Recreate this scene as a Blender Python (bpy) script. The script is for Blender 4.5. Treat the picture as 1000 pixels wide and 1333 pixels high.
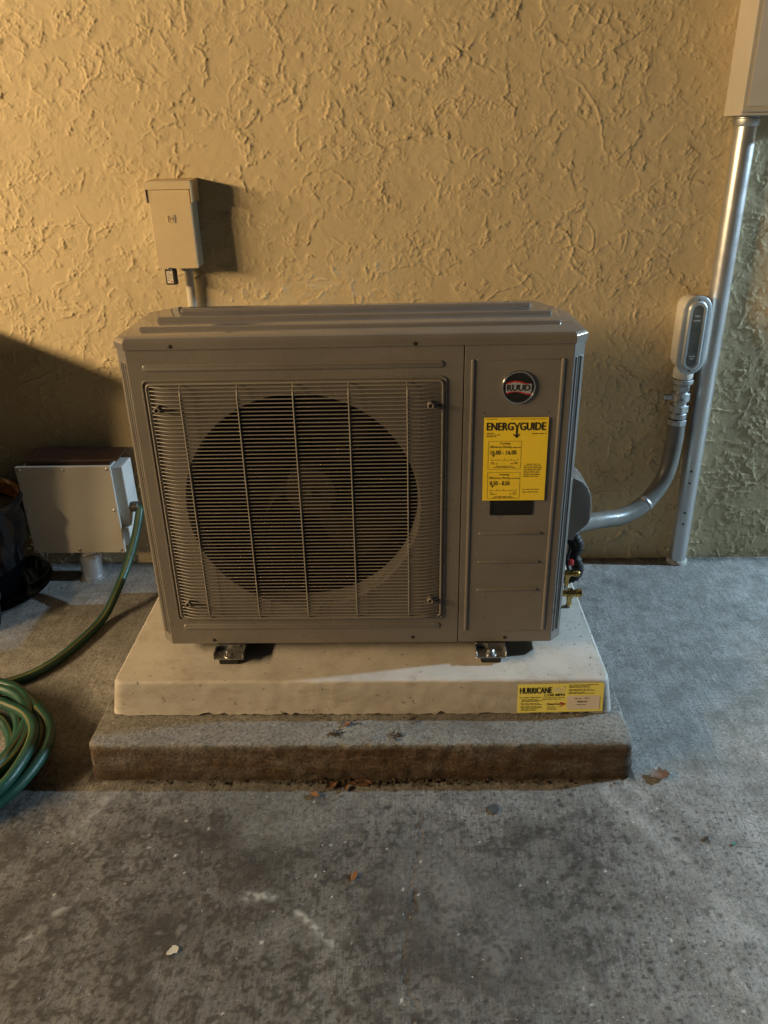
import bpy, bmesh, math, random
import numpy as np
from mathutils import Vector, Matrix

for o in list(bpy.data.objects):
    bpy.data.objects.remove(o, do_unlink=True)
scene = bpy.context.scene
COL = scene.collection
random.seed(7)

# ------------------------------------------------------------------ camera
CAM = np.array([0.1065, -2.3617, 1.3137]); PITCH, YAW, ROLL = 0.4466, -0.0275, -0.0230
_f = np.array([math.sin(YAW)*math.cos(PITCH), math.cos(YAW)*math.cos(PITCH), -math.sin(PITCH)])
_r = np.array([math.cos(YAW), -math.sin(YAW), 0.0]); _u = np.cross(_r, _f)
_c, _s = math.cos(ROLL), math.sin(ROLL)
_r, _u = _c*_r + _s*_u, -_s*_r + _c*_u
cd = bpy.data.cameras.new('camera'); cam = bpy.data.objects.new('camera', cd); COL.objects.link(cam)
cd.sensor_fit = 'VERTICAL'; cd.sensor_height = 24.0; cd.lens = 24.0*1021.0/1333.0
cd.clip_start = 0.02; cd.clip_end = 500
cam.matrix_world = Matrix(((_r[0], _u[0], -_f[0], CAM[0]), (_r[1], _u[1], -_f[1], CAM[1]), (_r[2], _u[2], -_f[2], CAM[2]), (0, 0, 0, 1)))
scene.camera = cam

# ------------------------------------------------------------------ sky, sun, exposure (after dusk)
SUN_EL, SUN_AZ = 3.0, 75.0
w = bpy.data.worlds.new('World'); scene.world = w; w.use_nodes = True
wn = w.node_tree
bg = wn.nodes['Background']
sky = wn.nodes.new('ShaderNodeTexSky'); sky.sky_type = 'NISHITA'; sky.sun_disc = False
sky.sun_elevation = math.radians(SUN_EL); sky.sun_rotation = math.radians(SUN_AZ)
wn.links.new(sky.outputs[0], bg.inputs[0]); bg.inputs[1].default_value = 0.018
sd = bpy.data.lights.new('sun', 'SUN'); sd.energy = 0.03; sd.angle = math.radians(12); sd.color = (0.75, 0.87, 1.0)
so = bpy.data.objects.new('sun', sd); COL.objects.link(so); so.location = (6, 1, 4)
_d = Vector((math.sin(math.radians(SUN_AZ))*math.cos(math.radians(SUN_EL)), math.cos(math.radians(SUN_AZ))*math.cos(math.radians(SUN_EL)), math.sin(math.radians(SUN_EL))))
so.rotation_euler = _d.to_track_quat('Z', 'Y').to_euler()
WARM_LAMP = (-3.6, [(-0.95, 50.0), (-1.2, 62.0), (-1.5, 84.0), (-1.85, 118.0), (-2.25, 155.0), (-2.7, 190.0), (-3.2, 215.0)], 1.82)      # x, (bulb y, watts), z
COOL_LAMP = ((3.8, -0.21, 2.0), 800.0)
vs = scene.view_settings; vs.view_transform = 'Standard'; vs.look = 'None'; vs.exposure = 0.0; vs.gamma = 1.0; vs.use_curve_mapping = False

# ------------------------------------------------------------------ materials
def new_mat(name):
    m = bpy.data.materials.new(name); m.use_nodes = True
    return m, m.node_tree, m.node_tree.nodes['Principled BSDF']

def ramp(nt, src, p0, c0, p1, c1):
    r = nt.nodes.new('ShaderNodeValToRGB'); r.color_ramp.elements[0].position = p0; r.color_ramp.elements[1].position = p1
    r.color_ramp.elements[0].color = (*c0, 1); r.color_ramp.elements[1].color = (*c1, 1)
    nt.links.new(src, r.inputs[0]); return r.outputs[0]

def noise_tex(nt, scale, detail=4, rough=0.55, vec=None, dist=0.0):
    n = nt.nodes.new('ShaderNodeTexNoise'); n.inputs['Scale'].default_value = scale; n.inputs['Detail'].default_value = detail
    n.inputs['Roughness'].default_value = rough; n.inputs['Distortion'].default_value = dist
    if vec is not None: nt.links.new(vec, n.inputs['Vector'])
    return n.outputs['Fac']

def coords(nt, scale=(1, 1, 1)):
    g = nt.nodes.new('ShaderNodeNewGeometry')
    if scale == (1, 1, 1): return g.outputs['Position']
    mp = nt.nodes.new('ShaderNodeMapping'); mp.inputs['Scale'].default_value = scale
    nt.links.new(g.outputs['Position'], mp.inputs['Vector']); return mp.outputs['Vector']

def mixc(nt, fac, a, b, mode='MIX'):
    m = nt.nodes.new('ShaderNodeMix'); m.data_type = 'RGBA'; m.blend_type = mode
    for sock, v in ((m.inputs[0], fac), (m.inputs[6], a), (m.inputs[7], b)):
        if isinstance(v, (int, float)): sock.default_value = v
        elif isinstance(v, tuple): sock.default_value = (*v, 1)
        else: nt.links.new(v, sock)
    return m.outputs[2]

def bump(nt, h, strength, dist, bs, prev=None):
    b = nt.nodes.new('ShaderNodeBump'); b.inputs['Strength'].default_value = strength; b.inputs['Distance'].default_value = dist
    nt.links.new(h, b.inputs['Height'])
    if prev is not None: nt.links.new(prev, b.inputs['Normal'])
    nt.links.new(b.outputs[0], bs.inputs['Normal']); return b.outputs[0]

def mat(name, c, rough=0.5, metal=0.0, c2=None, scale=8.0, bscale=0, bstr=0.1, bdist=0.001, rvar=0.12, coat=0.0, lo=.35, hi=.7):
    m, nt, b = new_mat(name)
    p = coords(nt)
    c2 = c2 or tuple(x*0.82 for x in c)
    n = noise_tex(nt, scale, 5, .6, p)
    nt.links.new(ramp(nt, n, lo, c, hi, c2), b.inputs['Base Color'])
    n2 = noise_tex(nt, scale*2.3, 4, .6, p)
    mr = nt.nodes.new('ShaderNodeMapRange'); nt.links.new(n2, mr.inputs[0])
    mr.inputs[1].default_value = .3; mr.inputs[2].default_value = .7; mr.inputs[3].default_value = max(.02, rough-rvar); mr.inputs[4].default_value = min(1, rough+rvar)
    nt.links.new(mr.outputs[0], b.inputs['Roughness'])
    b.inputs['Metallic'].default_value = metal
    if coat: b.inputs['Coat Weight'].default_value = coat
    if bscale: bump(nt, noise_tex(nt, bscale, 3, .6, p), bstr, bdist, b)
    return m

def emit(name, c, s):
    m, nt, b = new_mat(name); b.inputs['Base Color'].default_value = (*c, 1)
    b.inputs['Emission Color'].default_value = (*c, 1); b.inputs['Emission Strength'].default_value = s; return m

def stucco_mat():
    m, nt, b = new_mat('stucco_paint'); p = coords(nt)
    c = ramp(nt, noise_tex(nt, 3.0, 6, .65, p), .28, (.57, .455, .275), .78, (.47, .375, .225))
    spots = ramp(nt, noise_tex(nt, 160, 3, .7, p), .62, (0, 0, 0), .8, (1, 1, 1))
    c = mixc(nt, spots, c, (.45, .36, .22))
    nt.links.new(c, b.inputs['Base Color']); b.inputs['Roughness'].default_value = .72; b.inputs['Specular IOR Level'].default_value = .28
    n1 = bump(nt, noise_tex(nt, 90, 4, .6, p), .35, .002, b)
    bump(nt, noise_tex(nt, 600, 3, .6, p), .25, .0006, b, n1)
    return m

def floor_mat():
    m, nt, b = new_mat('broomed_concrete'); p = coords(nt)
    big = noise_tex(nt, 2.2, 7, .62, p, .4)
    c = ramp(nt, big, .32, (.21, .205, .196), .72, (.40, .39, .37))
    mott = noise_tex(nt, 14, 6, .72, p)
    c = mixc(nt, ramp(nt, mott, .42, (0, 0, 0), .64, (.8, .8, .8)), c, (.15, .14, .126))
    broom = noise_tex(nt, 1.0, 5, .7, coords(nt, (300, 10, 10)))
    c = mixc(nt, ramp(nt, broom, .43, (0, 0, 0), .60, (.5, .5, .5)), c, (.10, .093, .083))
    grit = noise_tex(nt, 150, 4, .8, p)
    c = mixc(nt, ramp(nt, grit, .51, (0, 0, 0), .62, (.78, .78, .78)), c, (.055, .05, .044))
    grit2 = noise_tex(nt, 145, 2, .6, coords(nt, (1.0, 1.07, 1.0)))
    c = mixc(nt, ramp(nt, grit2, .655, (0, 0, 0), .72, (.65, .65, .65)), c, (.62, .60, .55))
    at = nt.nodes.new('ShaderNodeAttribute'); at.attribute_name = 'stain_shade'
    sp = nt.nodes.new('ShaderNodeSeparateColor'); nt.links.new(at.outputs['Color'], sp.inputs[0])
    c = mixc(nt, sp.outputs[0], c, (.13, .108, .088), 'MULTIPLY')
    c = mixc(nt, sp.outputs[2], c, (.02, .016, .012))
    c = mixc(nt, sp.outputs[1], c, (.56, .55, .52))
    nt.links.new(c, b.inputs['Base Color'])
    nt.links.new(ramp(nt, mott, .3, (.62,)*3, .7, (.9,)*3), b.inputs['Roughness'])
    n1 = bump(nt, broom, .35, .0014, b)
    bump(nt, grit, .6, .0016, b, n1)
    return m

def slab_mat():
    m, nt, b = new_mat('old_stained_concrete'); p = coords(nt)
    c = ramp(nt, noise_tex(nt, 6, 7, .65, p, .3), .35, (.25, .24, .22), .7, (.12, .112, .10))
    grit = noise_tex(nt, 150, 4, .75, p)
    c = mixc(nt, ramp(nt, grit, .46, (0, 0, 0), .62, (.9, .9, .9)), c, (.07, .062, .052))
    grit2 = noise_tex(nt, 130, 3, .7, p)
    c = mixc(nt, ramp(nt, grit2, .63, (0, 0, 0), .72, (.7, .7, .7)), c, (.5, .47, .42))
    g = nt.nodes.new('ShaderNodeNewGeometry'); sx = nt.nodes.new('ShaderNodeSeparateXYZ'); nt.links.new(g.outputs['Position'], sx.inputs[0])
    mr = nt.nodes.new('ShaderNodeMapRange'); nt.links.new(sx.outputs[2], mr.inputs[0])
    mr.inputs[1].default_value = .094; mr.inputs[2].default_value = .082; mr.inputs[3].default_value = 0; mr.inputs[4].default_value = 1
    streak = ramp(nt, noise_tex(nt, 1.0, 6, .68, coords(nt, (6, 9, 30)), .3), .34, (.35,)*3, .58, (1, 1, 1))
    mu = nt.nodes.new('ShaderNodeMath'); mu.operation = 'MULTIPLY'; nt.links.new(mr.outputs[0], mu.inputs[0]); nt.links.new(streak, mu.inputs[1])
    c = mixc(nt, mu.outputs[0], c, (.40, .22, .095), 'MULTIPLY')
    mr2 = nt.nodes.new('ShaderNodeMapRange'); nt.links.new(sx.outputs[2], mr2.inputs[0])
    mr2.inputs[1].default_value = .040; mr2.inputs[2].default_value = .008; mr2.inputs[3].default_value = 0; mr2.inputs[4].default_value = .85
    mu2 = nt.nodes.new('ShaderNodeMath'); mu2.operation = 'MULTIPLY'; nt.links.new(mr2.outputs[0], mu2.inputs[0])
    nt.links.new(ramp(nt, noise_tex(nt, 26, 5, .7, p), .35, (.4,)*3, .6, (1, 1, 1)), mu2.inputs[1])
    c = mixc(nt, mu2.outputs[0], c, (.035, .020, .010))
    nt.links.new(c, b.inputs['Base Color']); b.inputs['Roughness'].default_value = .85
    n1 = bump(nt, noise_tex(nt, 45, 6, .75, p), .9, .005, b)
    bump(nt, grit, .6, .0012, b, n1)
    return m

def pad_mat():
    m, nt, b = new_mat('pad_cement_skin'); p = coords(nt)
    c = ramp(nt, noise_tex(nt, 7, 6, .6, p), .3, (.48, .445, .40), .75, (.37, .338, .30))
    scuff = noise_tex(nt, 1.0, 6, .7, coords(nt, (7, 9, 26)), .3)
    c = mixc(nt, ramp(nt, scuff, .52, (0, 0, 0), .72, (.6, .6, .6)), c, (.27, .215, .155))
    grime = noise_tex(nt, 1.0, 7, .75, coords(nt, (9, 10, 16)), .15)
    c = mixc(nt, ramp(nt, grime, .48, (0, 0, 0), .78, (.7, .7, .7)), c, (.25, .21, .165))
    spots = noise_tex(nt, 75, 3, .6, p)
    c = mixc(nt, ramp(nt, spots, .66, (0, 0, 0), .70, (.8, .8, .8)), c, (.12, .10, .08))
    nt.links.new(c, b.inputs['Base Color']); b.inputs['Roughness'].default_value = .62
    n1 = bump(nt, noise_tex(nt, 22, 5, .6, p), .25, .004, b)
    bump(nt, noise_tex(nt, 300, 3, .6, p), .25, .0007, b, n1)
    return m

M = dict(
    stucco=stucco_mat(), floor=floor_mat(), slab=slab_mat(), pad=pad_mat(),
    cabinet=mat('taupe_cabinet_paint', (.178, .159, .142), .32, c2=(.140, .125, .111), scale=4.2, bscale=7, bstr=.10, bdist=.012, rvar=.12),
    lid=mat('taupe_lid_paint', (.170, .152, .137), .11, c2=(.145, .129, .116), scale=6, bscale=5, bstr=.05, bdist=.01, rvar=.06, coat=.3),
    wire=mat('taupe_wire', (.225, .20, .172), .38, scale=9, rvar=.08),
    inner=mat('dark_sheet_metal', (.02, .017, .014), .6, scale=6),
    fan=mat('dark_fan_plastic', (.013, .011, .009), .6, scale=7),
    coil=mat('coil_fins', (.015, .014, .012), .7, metal=.2, scale=40),
    black=mat('black_plastic', (.003, .003, .0035), .65, scale=12, rvar=.1),
    blackgloss=mat('black_glaze', (.003, .003, .004), .08, scale=10, rvar=.05),
    rubber=mat('black_rubber', (.012, .012, .012), .7, scale=20),
    amber=mat('amber_reflection', (.30, .13, .035), .2, c2=(.14, .06, .02), scale=14),
    zinc=mat('zinc_steel', (.55, .54, .52), .32, metal=1.0, c2=(.42, .41, .39), scale=30, rvar=.12),
    chrome=mat('chrome', (.75, .75, .75), .12, metal=1.0, scale=10, rvar=.05),
    galv=mat('galvanised_conduit', (.66, .66, .66), .34, metal=.85, c2=(.58, .58, .58), scale=9, rvar=.06),
    castal=mat('cast_aluminium', (.50, .51, .51), .42, metal=.85, c2=(.38, .39, .39), scale=35, bscale=240, bstr=.12, bdist=.0006),
    alcover=mat('pressed_aluminium_cover', (.50, .53, .54), .42, metal=.6, c2=(.44, .47, .48), scale=30, rvar=.06),
    darkal=mat('dull_inset_metal', (.20, .225, .22), .35, metal=.6, c2=(.13, .15, .145), scale=40, rvar=.1),
    whitepaint=mat('offwhite_paint', (.66, .62, .54), .45, c2=(.56, .52, .45), scale=20, bscale=200, bstr=.1),
    flex=mat('grey_flexible_sheath', (.16, .15, .132), .38, c2=(.115, .108, .095), scale=16, rvar=.08, coat=.2),
    wallbox=mat('stucco_coloured_paint', (.60, .47, .28), .4, c2=(.54, .42, .25), scale=9, bscale=150, bstr=.08),
    coollit=mat('cool_lit_paint', (.60, .66, .62), .42, c2=(.33, .31, .22), scale=17, rvar=.1, lo=.56, hi=.64),  # cool light from the right put into the paint colour
    utilbox=mat('beige_enclosure', (.56, .50, .41), .4, c2=(.50, .45, .37), scale=6, bscale=180, bstr=.06),
    greybox=mat('grey_enclosure', (.50, .47, .42), .42, c2=(.44, .41, .36), scale=5, bscale=220, bstr=.08),
    whiteplastic=mat('white_plastic', (.66, .66, .63), .4, scale=12),
    brown=mat('brown_board', (.05, .022, .014), .4, c2=(.03, .014, .009), scale=18),
    yellow=mat('yellow_sticker', (.95, .68, .035), .3, c2=(.92, .65, .03), scale=10, rvar=.05),
    yellow2=mat('lemon_sticker', (.86, .76, .17), .42, c2=(.82, .72, .15), scale=14, rvar=.05),
    ink=mat('black_ink', (.018, .016, .012), .5, scale=10),
    palesticker=mat('pale_sticker', (.76, .66, .52), .5, scale=12),
    paleink=mat('pale_ink', (.80, .76, .60), .5, scale=12),
    red=mat('red_enamel', (.45, .03, .03), .3, scale=12),
    silver=mat('silver_enamel', (.62, .62, .62), .28, metal=.6, scale=12),
    brass=mat('brass', (.62, .42, .14), .28, metal=1.0, c2=(.42, .27, .09), scale=50, rvar=.1),
    hose=mat('green_hose', (.011, .064, .040), .45, c2=(.007, .042, .027), scale=16, rvar=.1, bscale=150, bstr=.1),
    hosestripe=mat('yellow_hose_stripe', (.13, .13, .045), .4, c2=(.08, .09, .035), scale=20),
    leaf=mat('dead_leaf', (.17, .075, .03), .7, c2=(.07, .035, .018), scale=90, bscale=300, bstr=.3),
    leaf2=mat('orange_leaf', (.26, .10, .03), .7, c2=(.15, .06, .02), scale=90),
    chip=mat('pale_chip', (.42, .38, .30), .8, c2=(.5, .44, .34), scale=120),
    soil=mat('wet_leaf_litter', (.055, .034, .018), .9, c2=(.025, .017, .01), scale=150, bscale=300, bstr=.5),
    pebble=mat('pale_grit', (.48, .45, .40), .85, c2=(.3, .28, .25), scale=200),
    slug=mat('grey_knockout', (.10, .105, .115), .45, metal=.5, c2=(.075, .078, .085), scale=60),
    teal=mat('teal_scrap', (.04, .22, .17), .6, scale=60),
    bin=mat('dark_bin_plastic', (.02, .028, .024), .5, scale=8),
    fixture=mat('bronze_fixture', (.08, .07, .06), .4, metal=.5, scale=10),
    warmlens=emit('warm_bulb', (1.0, .62, .28), 12), coollens=emit('cool_led', (.72, .88, 1.0), 12),
)

# ------------------------------------------------------------------ mesh helpers (all shapes in world coordinates)
def link(name, me, m=None, parent=None, smooth=False):
    o = bpy.data.objects.new(name, me); COL.objects.link(o)
    if m is not None:
        for x in (m if isinstance(m, (list, tuple)) else [m]): me.materials.append(M[x] if isinstance(x, str) else x)
    if parent is not None:
        o.parent = parent
        if parent.type == 'EMPTY': o.matrix_parent_inverse = Matrix.Translation(-Vector(parent.location))
    if smooth: me.shade_smooth()
    return o

def thing(name, label, cat, loc, group=None):
    o = bpy.data.objects.new(name, None); COL.objects.link(o); o.location = loc; o.empty_display_size = .05
    return tag(o, label, cat, group)

def tag(o, label, cat=None, group=None, kind=None):
    o['label'] = label
    if cat: o['category'] = cat
    if group: o['group'] = group
    if kind: o['kind'] = kind
    return o

class MB:
    """collects shapes into one mesh"""
    def __init__(s): s.v = []; s.f = []; s.mi = []
    def add(s, v, f, mi=0):
        n = len(s.v); s.v += [tuple(x) for x in v]; s.f += [tuple(i+n for i in q) for q in f]; s.mi += [mi]*len(f); return s
    def box(s, x0, x1, y0, y1, z0, z1, bev=0.0, seg=2, mi=0):
        if bev <= 0:
            v = [(x, y, z) for z in (z0, z1) for y in (y0, y1) for x in (x0, x1)]
            return s.add(v, [(0, 2, 3, 1), (4, 5, 7, 6), (0, 1, 5, 4), (2, 6, 7, 3), (0, 4, 6, 2), (1, 3, 7, 5)], mi)
        bm = bmesh.new(); bmesh.ops.create_cube(bm, size=1)
        for q in bm.verts: q.co = Vector(((x0+x1)/2+q.co.x*(x1-x0), (y0+y1)/2+q.co.y*(y1-y0), (z0+z1)/2+q.co.z*(z1-z0)))
        bmesh.ops.bevel(bm, geom=bm.edges[:], offset=bev, segments=seg, profile=.5, affect='EDGES')
        return s.bm(bm, mi)
    def bm(s, bm, mi=0):
        bm.verts.index_update(); s.add([q.co[:] for q in bm.verts], [[q.index for q in f.verts] for f in bm.faces], mi); bm.free(); return s
    def loft(s, rings, cap0=True, cap1=True, mi=0):
        n = len(rings[0]); v = [p for r in rings for p in r]; f = []
        for i in range(len(rings)-1):
            for j in range(n):
                k = (j+1) % n; f.append((i*n+j, i*n+k, (i+1)*n+k, (i+1)*n+j))
        if cap0: f.append(tuple(reversed(range(n))))
        if cap1: f.append(tuple(range((len(rings)-1)*n, len(rings)*n)))
        return s.add(v, f, mi)
    def lathe(s, prof, c, axis='z', n=32, cap0=True, cap1=True, mi=0):
        rings = []
        for r, h in prof:
            ring = []
            for i in range(n):
                a = 2*math.pi*i/n; p, q = r*math.cos(a), r*math.sin(a)
                ring.append({'z': (c[0]+p, c[1]+q, c[2]+h), 'y': (c[0]+p, c[1]-h, c[2]+q), 'x': (c[0]+h, c[1]+p, c[2]+q)}[axis])
            rings.append(ring)
        return s.loft(rings, cap0, cap1, mi)
    def tube(s, pts, rad, n=10, cap=True, stripe=None, mi=0, squash=None):
        pts = [Vector(p) for p in pts]; rings = []; nrm = None
        for i, p in enumerate(pts):
            t = (pts[min(i+1, len(pts)-1)]-pts[max(i-1, 0)]).normalized()
            if nrm is None: nrm = t.orthogonal().normalized() if abs(t.z) > .9 else (Vector((0, 0, 1))-t*t.z).normalized()
            nrm = (nrm-t*nrm.dot(t)).normalized(); b = t.cross(nrm)
            r = rad[i] if isinstance(rad, (list, tuple)) else rad
            rings.append([p+(nrm*math.cos(2*math.pi*k/n)+b*math.sin(2*math.pi*k/n))*r for k in range(n)])
        v0 = len(s.f); s.loft(rings, cap, cap, mi)
        if stripe:
            for i in range(len(rings)-1):
                for k in stripe: s.mi[v0+i*n+k] = 1
        return s
    def extrude(s, poly, a, b, axis='y', mi=0):
        """poly: 2-D outline in the plane across the axis (xz for y, xy for z, yz for x)"""
        def P(p, t): return {'y': (p[0], t, p[1]), 'z': (p[0], p[1], t), 'x': (t, p[0], p[1])}[axis]
        return s.loft([[P(p, a) for p in poly], [P(p, b) for p in poly]], mi=mi)
    def mesh(s, name, recalc=True):
        me = bpy.data.meshes.new(name); me.from_pydata(s.v, [], s.f)
        if any(s.mi): me.polygons.foreach_set('material_index', s.mi)
        if recalc:
            bm = bmesh.new(); bm.from_mesh(me); bmesh.ops.recalc_face_normals(bm, faces=bm.faces[:]); bm.to_mesh(me); bm.free()
        me.update(); return me
    def build(s, name, m, parent=None, smooth=False, angle=None):
        me = s.mesh(name); o = link(name, me, m, parent)
        if smooth:
            me.shade_smooth()
            if angle: me.set_sharp_from_angle(angle=math.radians(angle))
        return o

def spline(pts, per=8):
    pts = [Vector(p) for p in pts]; P = [pts[0]*2-pts[1]]+pts+[pts[-1]*2-pts[-2]]; out = []
    for i in range(1, len(P)-2):
        a, b, c, d = P[i-1:i+3]
        for k in range(per):
            t = k/per; out.append(.5*((2*b)+(c-a)*t+(2*a-5*b+4*c-d)*t*t+(3*b-a-3*c+d)*t**3))
    out.append(P[-2]); return out

def rrect(x0, x1, z0, z1, r, n=6):
    out = []
    for cx, cz, a0 in ((x1-r, z1-r, 0), (x0+r, z1-r, 90), (x0+r, z0+r, 180), (x1-r, z0+r, 270)):
        for i in range(n+1):
            a = math.radians(a0+90*i/n); out.append((cx+r*math.cos(a), cz+r*math.sin(a)))
    return out

def inset_loft(mb, prof, outline):
    """stack of outlines: outline(inset) -> 2-D xz points, prof: (inset, y)"""
    return mb.loft([[(p[0], y, p[1]) for p in outline(i)] for i, y in prof])

# printing on a flat sheet: u to the right, v up, n out of the sheet
_fcache = {}
def glyphs(text, bold=0.0):
    k = (text, bold)
    if k not in _fcache:
        c = bpy.data.curves.new('lettering', 'FONT'); c.body = text; c.offset = bold; c.resolution_u = 3
        o = bpy.data.objects.new('lettering', c); COL.objects.link(o)
        dg = bpy.context.evaluated_depsgraph_get(); e = o.evaluated_get(dg); me = e.to_mesh()
        v = [(q.co.x, q.co.y) for q in me.vertices]; f = [tuple(p.vertices) for p in me.polygons]
        e.to_mesh_clear(); bpy.data.objects.remove(o); bpy.data.curves.remove(c)
        _fcache[k] = (v, f)
    return _fcache[k]

class Sheet:
    def __init__(s, o, u, v, n): s.o, s.u, s.v, s.n = Vector(o), Vector(u).normalized(), Vector(v).normalized(), Vector(n).normalized()
    def P(s, a, b, h): return s.o+s.u*a+s.v*b+s.n*h
    def rect(s, mb, a0, b0, a1, b1, h, mi=0): return mb.add([s.P(a0, b0, h), s.P(a1, b0, h), s.P(a1, b1, h), s.P(a0, b1, h)], [(0, 1, 2, 3)], mi)
    def poly(s, mb, pts, h, mi=0): return mb.add([s.P(a, b, h) for a, b in pts], [tuple(range(len(pts)))], mi)
    def text(s, mb, t, a0, b0, b1, h, a1=None, bold=.0, shear=0):
        v, f = glyphs(t, bold)
        xs = [p[0] for p in v]; ys = [p[1] for p in v]; k = (b1-b0)/(max(ys)-min(ys)); kx = k if a1 is None else (a1-a0)/(max(xs)-min(xs))
        return mb.add([s.P(a0+(p[0]-min(xs))*kx+shear*(p[1]-min(ys))*k, b0+(p[1]-min(ys))*k, h) for p in v], f)
    def heavy(s, mb, t, a0, b0, b1, h, a1, wt, bold=0.0, shear=0):
        for i, (da, db) in enumerate(((0, 0), (-wt, 0), (wt, 0), (0, wt*.5), (0, -wt*.5))): s.text(mb, t, a0+da, b0+db, b1+db, h+i*.00004, a1+da, bold, shear)
        return mb
    def micro(s, mb, a0, a1, b, t, h, rng):
        """a line of print too small to read: word-long dashes"""
        a = a0
        while a < a1:
            wl = min(rng.uniform(2.0, 7.0)*t*1.1, a1-a)
            if wl > t*.8: s.rect(mb, a, b, a+wl, b+t*.75, h)
            a += wl+t*.9
    def build(s, mb, name, m, parent):
        me = mb.mesh(name, recalc=False); return link(name, me, m, parent)

# ------------------------------------------------------------------ noise fields
def field(nx, nz, px, lo, hi, slope, seed, aniso=1.0):
    r = np.random.default_rng(seed); F = np.fft.rfft2(r.standard_normal((nz, nx)))
    kx = np.fft.rfftfreq(nx, px)[None, :]; kz = np.fft.fftfreq(nz, px)[:, None]*aniso
    k = np.sqrt(kx*kx+kz*kz); k[0, 0] = 1e-9
    amp = k**(-slope)*np.exp(-(k*lo)**2*.5)*(1-np.exp(-(k*hi)**2*.5)); amp[0, 0] = 0
    h = np.fft.irfft2(F*amp, (nz, nx)); return (h-h.mean())/h.std()

def sample(F, u, v):
    nz, nx = F.shape; u = u % nx; v = v % nz
    i = np.floor(u).astype(int); j = np.floor(v).astype(int); a = u-i; b = v-j
    i %= nx; j %= nz; i1 = (i+1) % nx; j1 = (j+1) % nz
    return (F[j, i]*(1-a)+F[j, i1]*a)*(1-b)+(F[j1, i]*(1-a)+F[j1, i1]*a)*b

def grid_mesh(name, P):
    """P: (rows, cols, 3)"""
    nr, nc = P.shape[:2]; me = bpy.data.meshes.new(name)
    idx = np.arange(nr*nc).reshape(nr, nc)
    q = np.stack([idx[:-1, :-1], idx[:-1, 1:], idx[1:, 1:], idx[1:, :-1]], -1).reshape(-1, 4)
    me.vertices.add(nr*nc); me.vertices.foreach_set('co', P.reshape(-1).astype(np.float32))
    me.loops.add(q.size); me.loops.foreach_set('vertex_index', q.reshape(-1).astype(np.int32))
    me.polygons.add(len(q)); me.polygons.foreach_set('loop_start', (np.arange(len(q))*4).astype(np.int32))
    me.update(calc_edges=True); me.validate(); return me

def axis_pts(lo, a, b, hi, fine, grow=1.25, cmax=.6):
    c = list(np.arange(a, b+fine*.5, fine)); st = fine; x = a; L = []
    while x > lo: st = min(st*grow, cmax); x -= st; L.append(max(x, lo))
    st = fine; x = c[-1]; Rr = []
    while x < hi: st = min(st*grow, cmax); x += st; Rr.append(min(x, hi))
    return np.array(L[::-1]+c+Rr)

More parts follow.
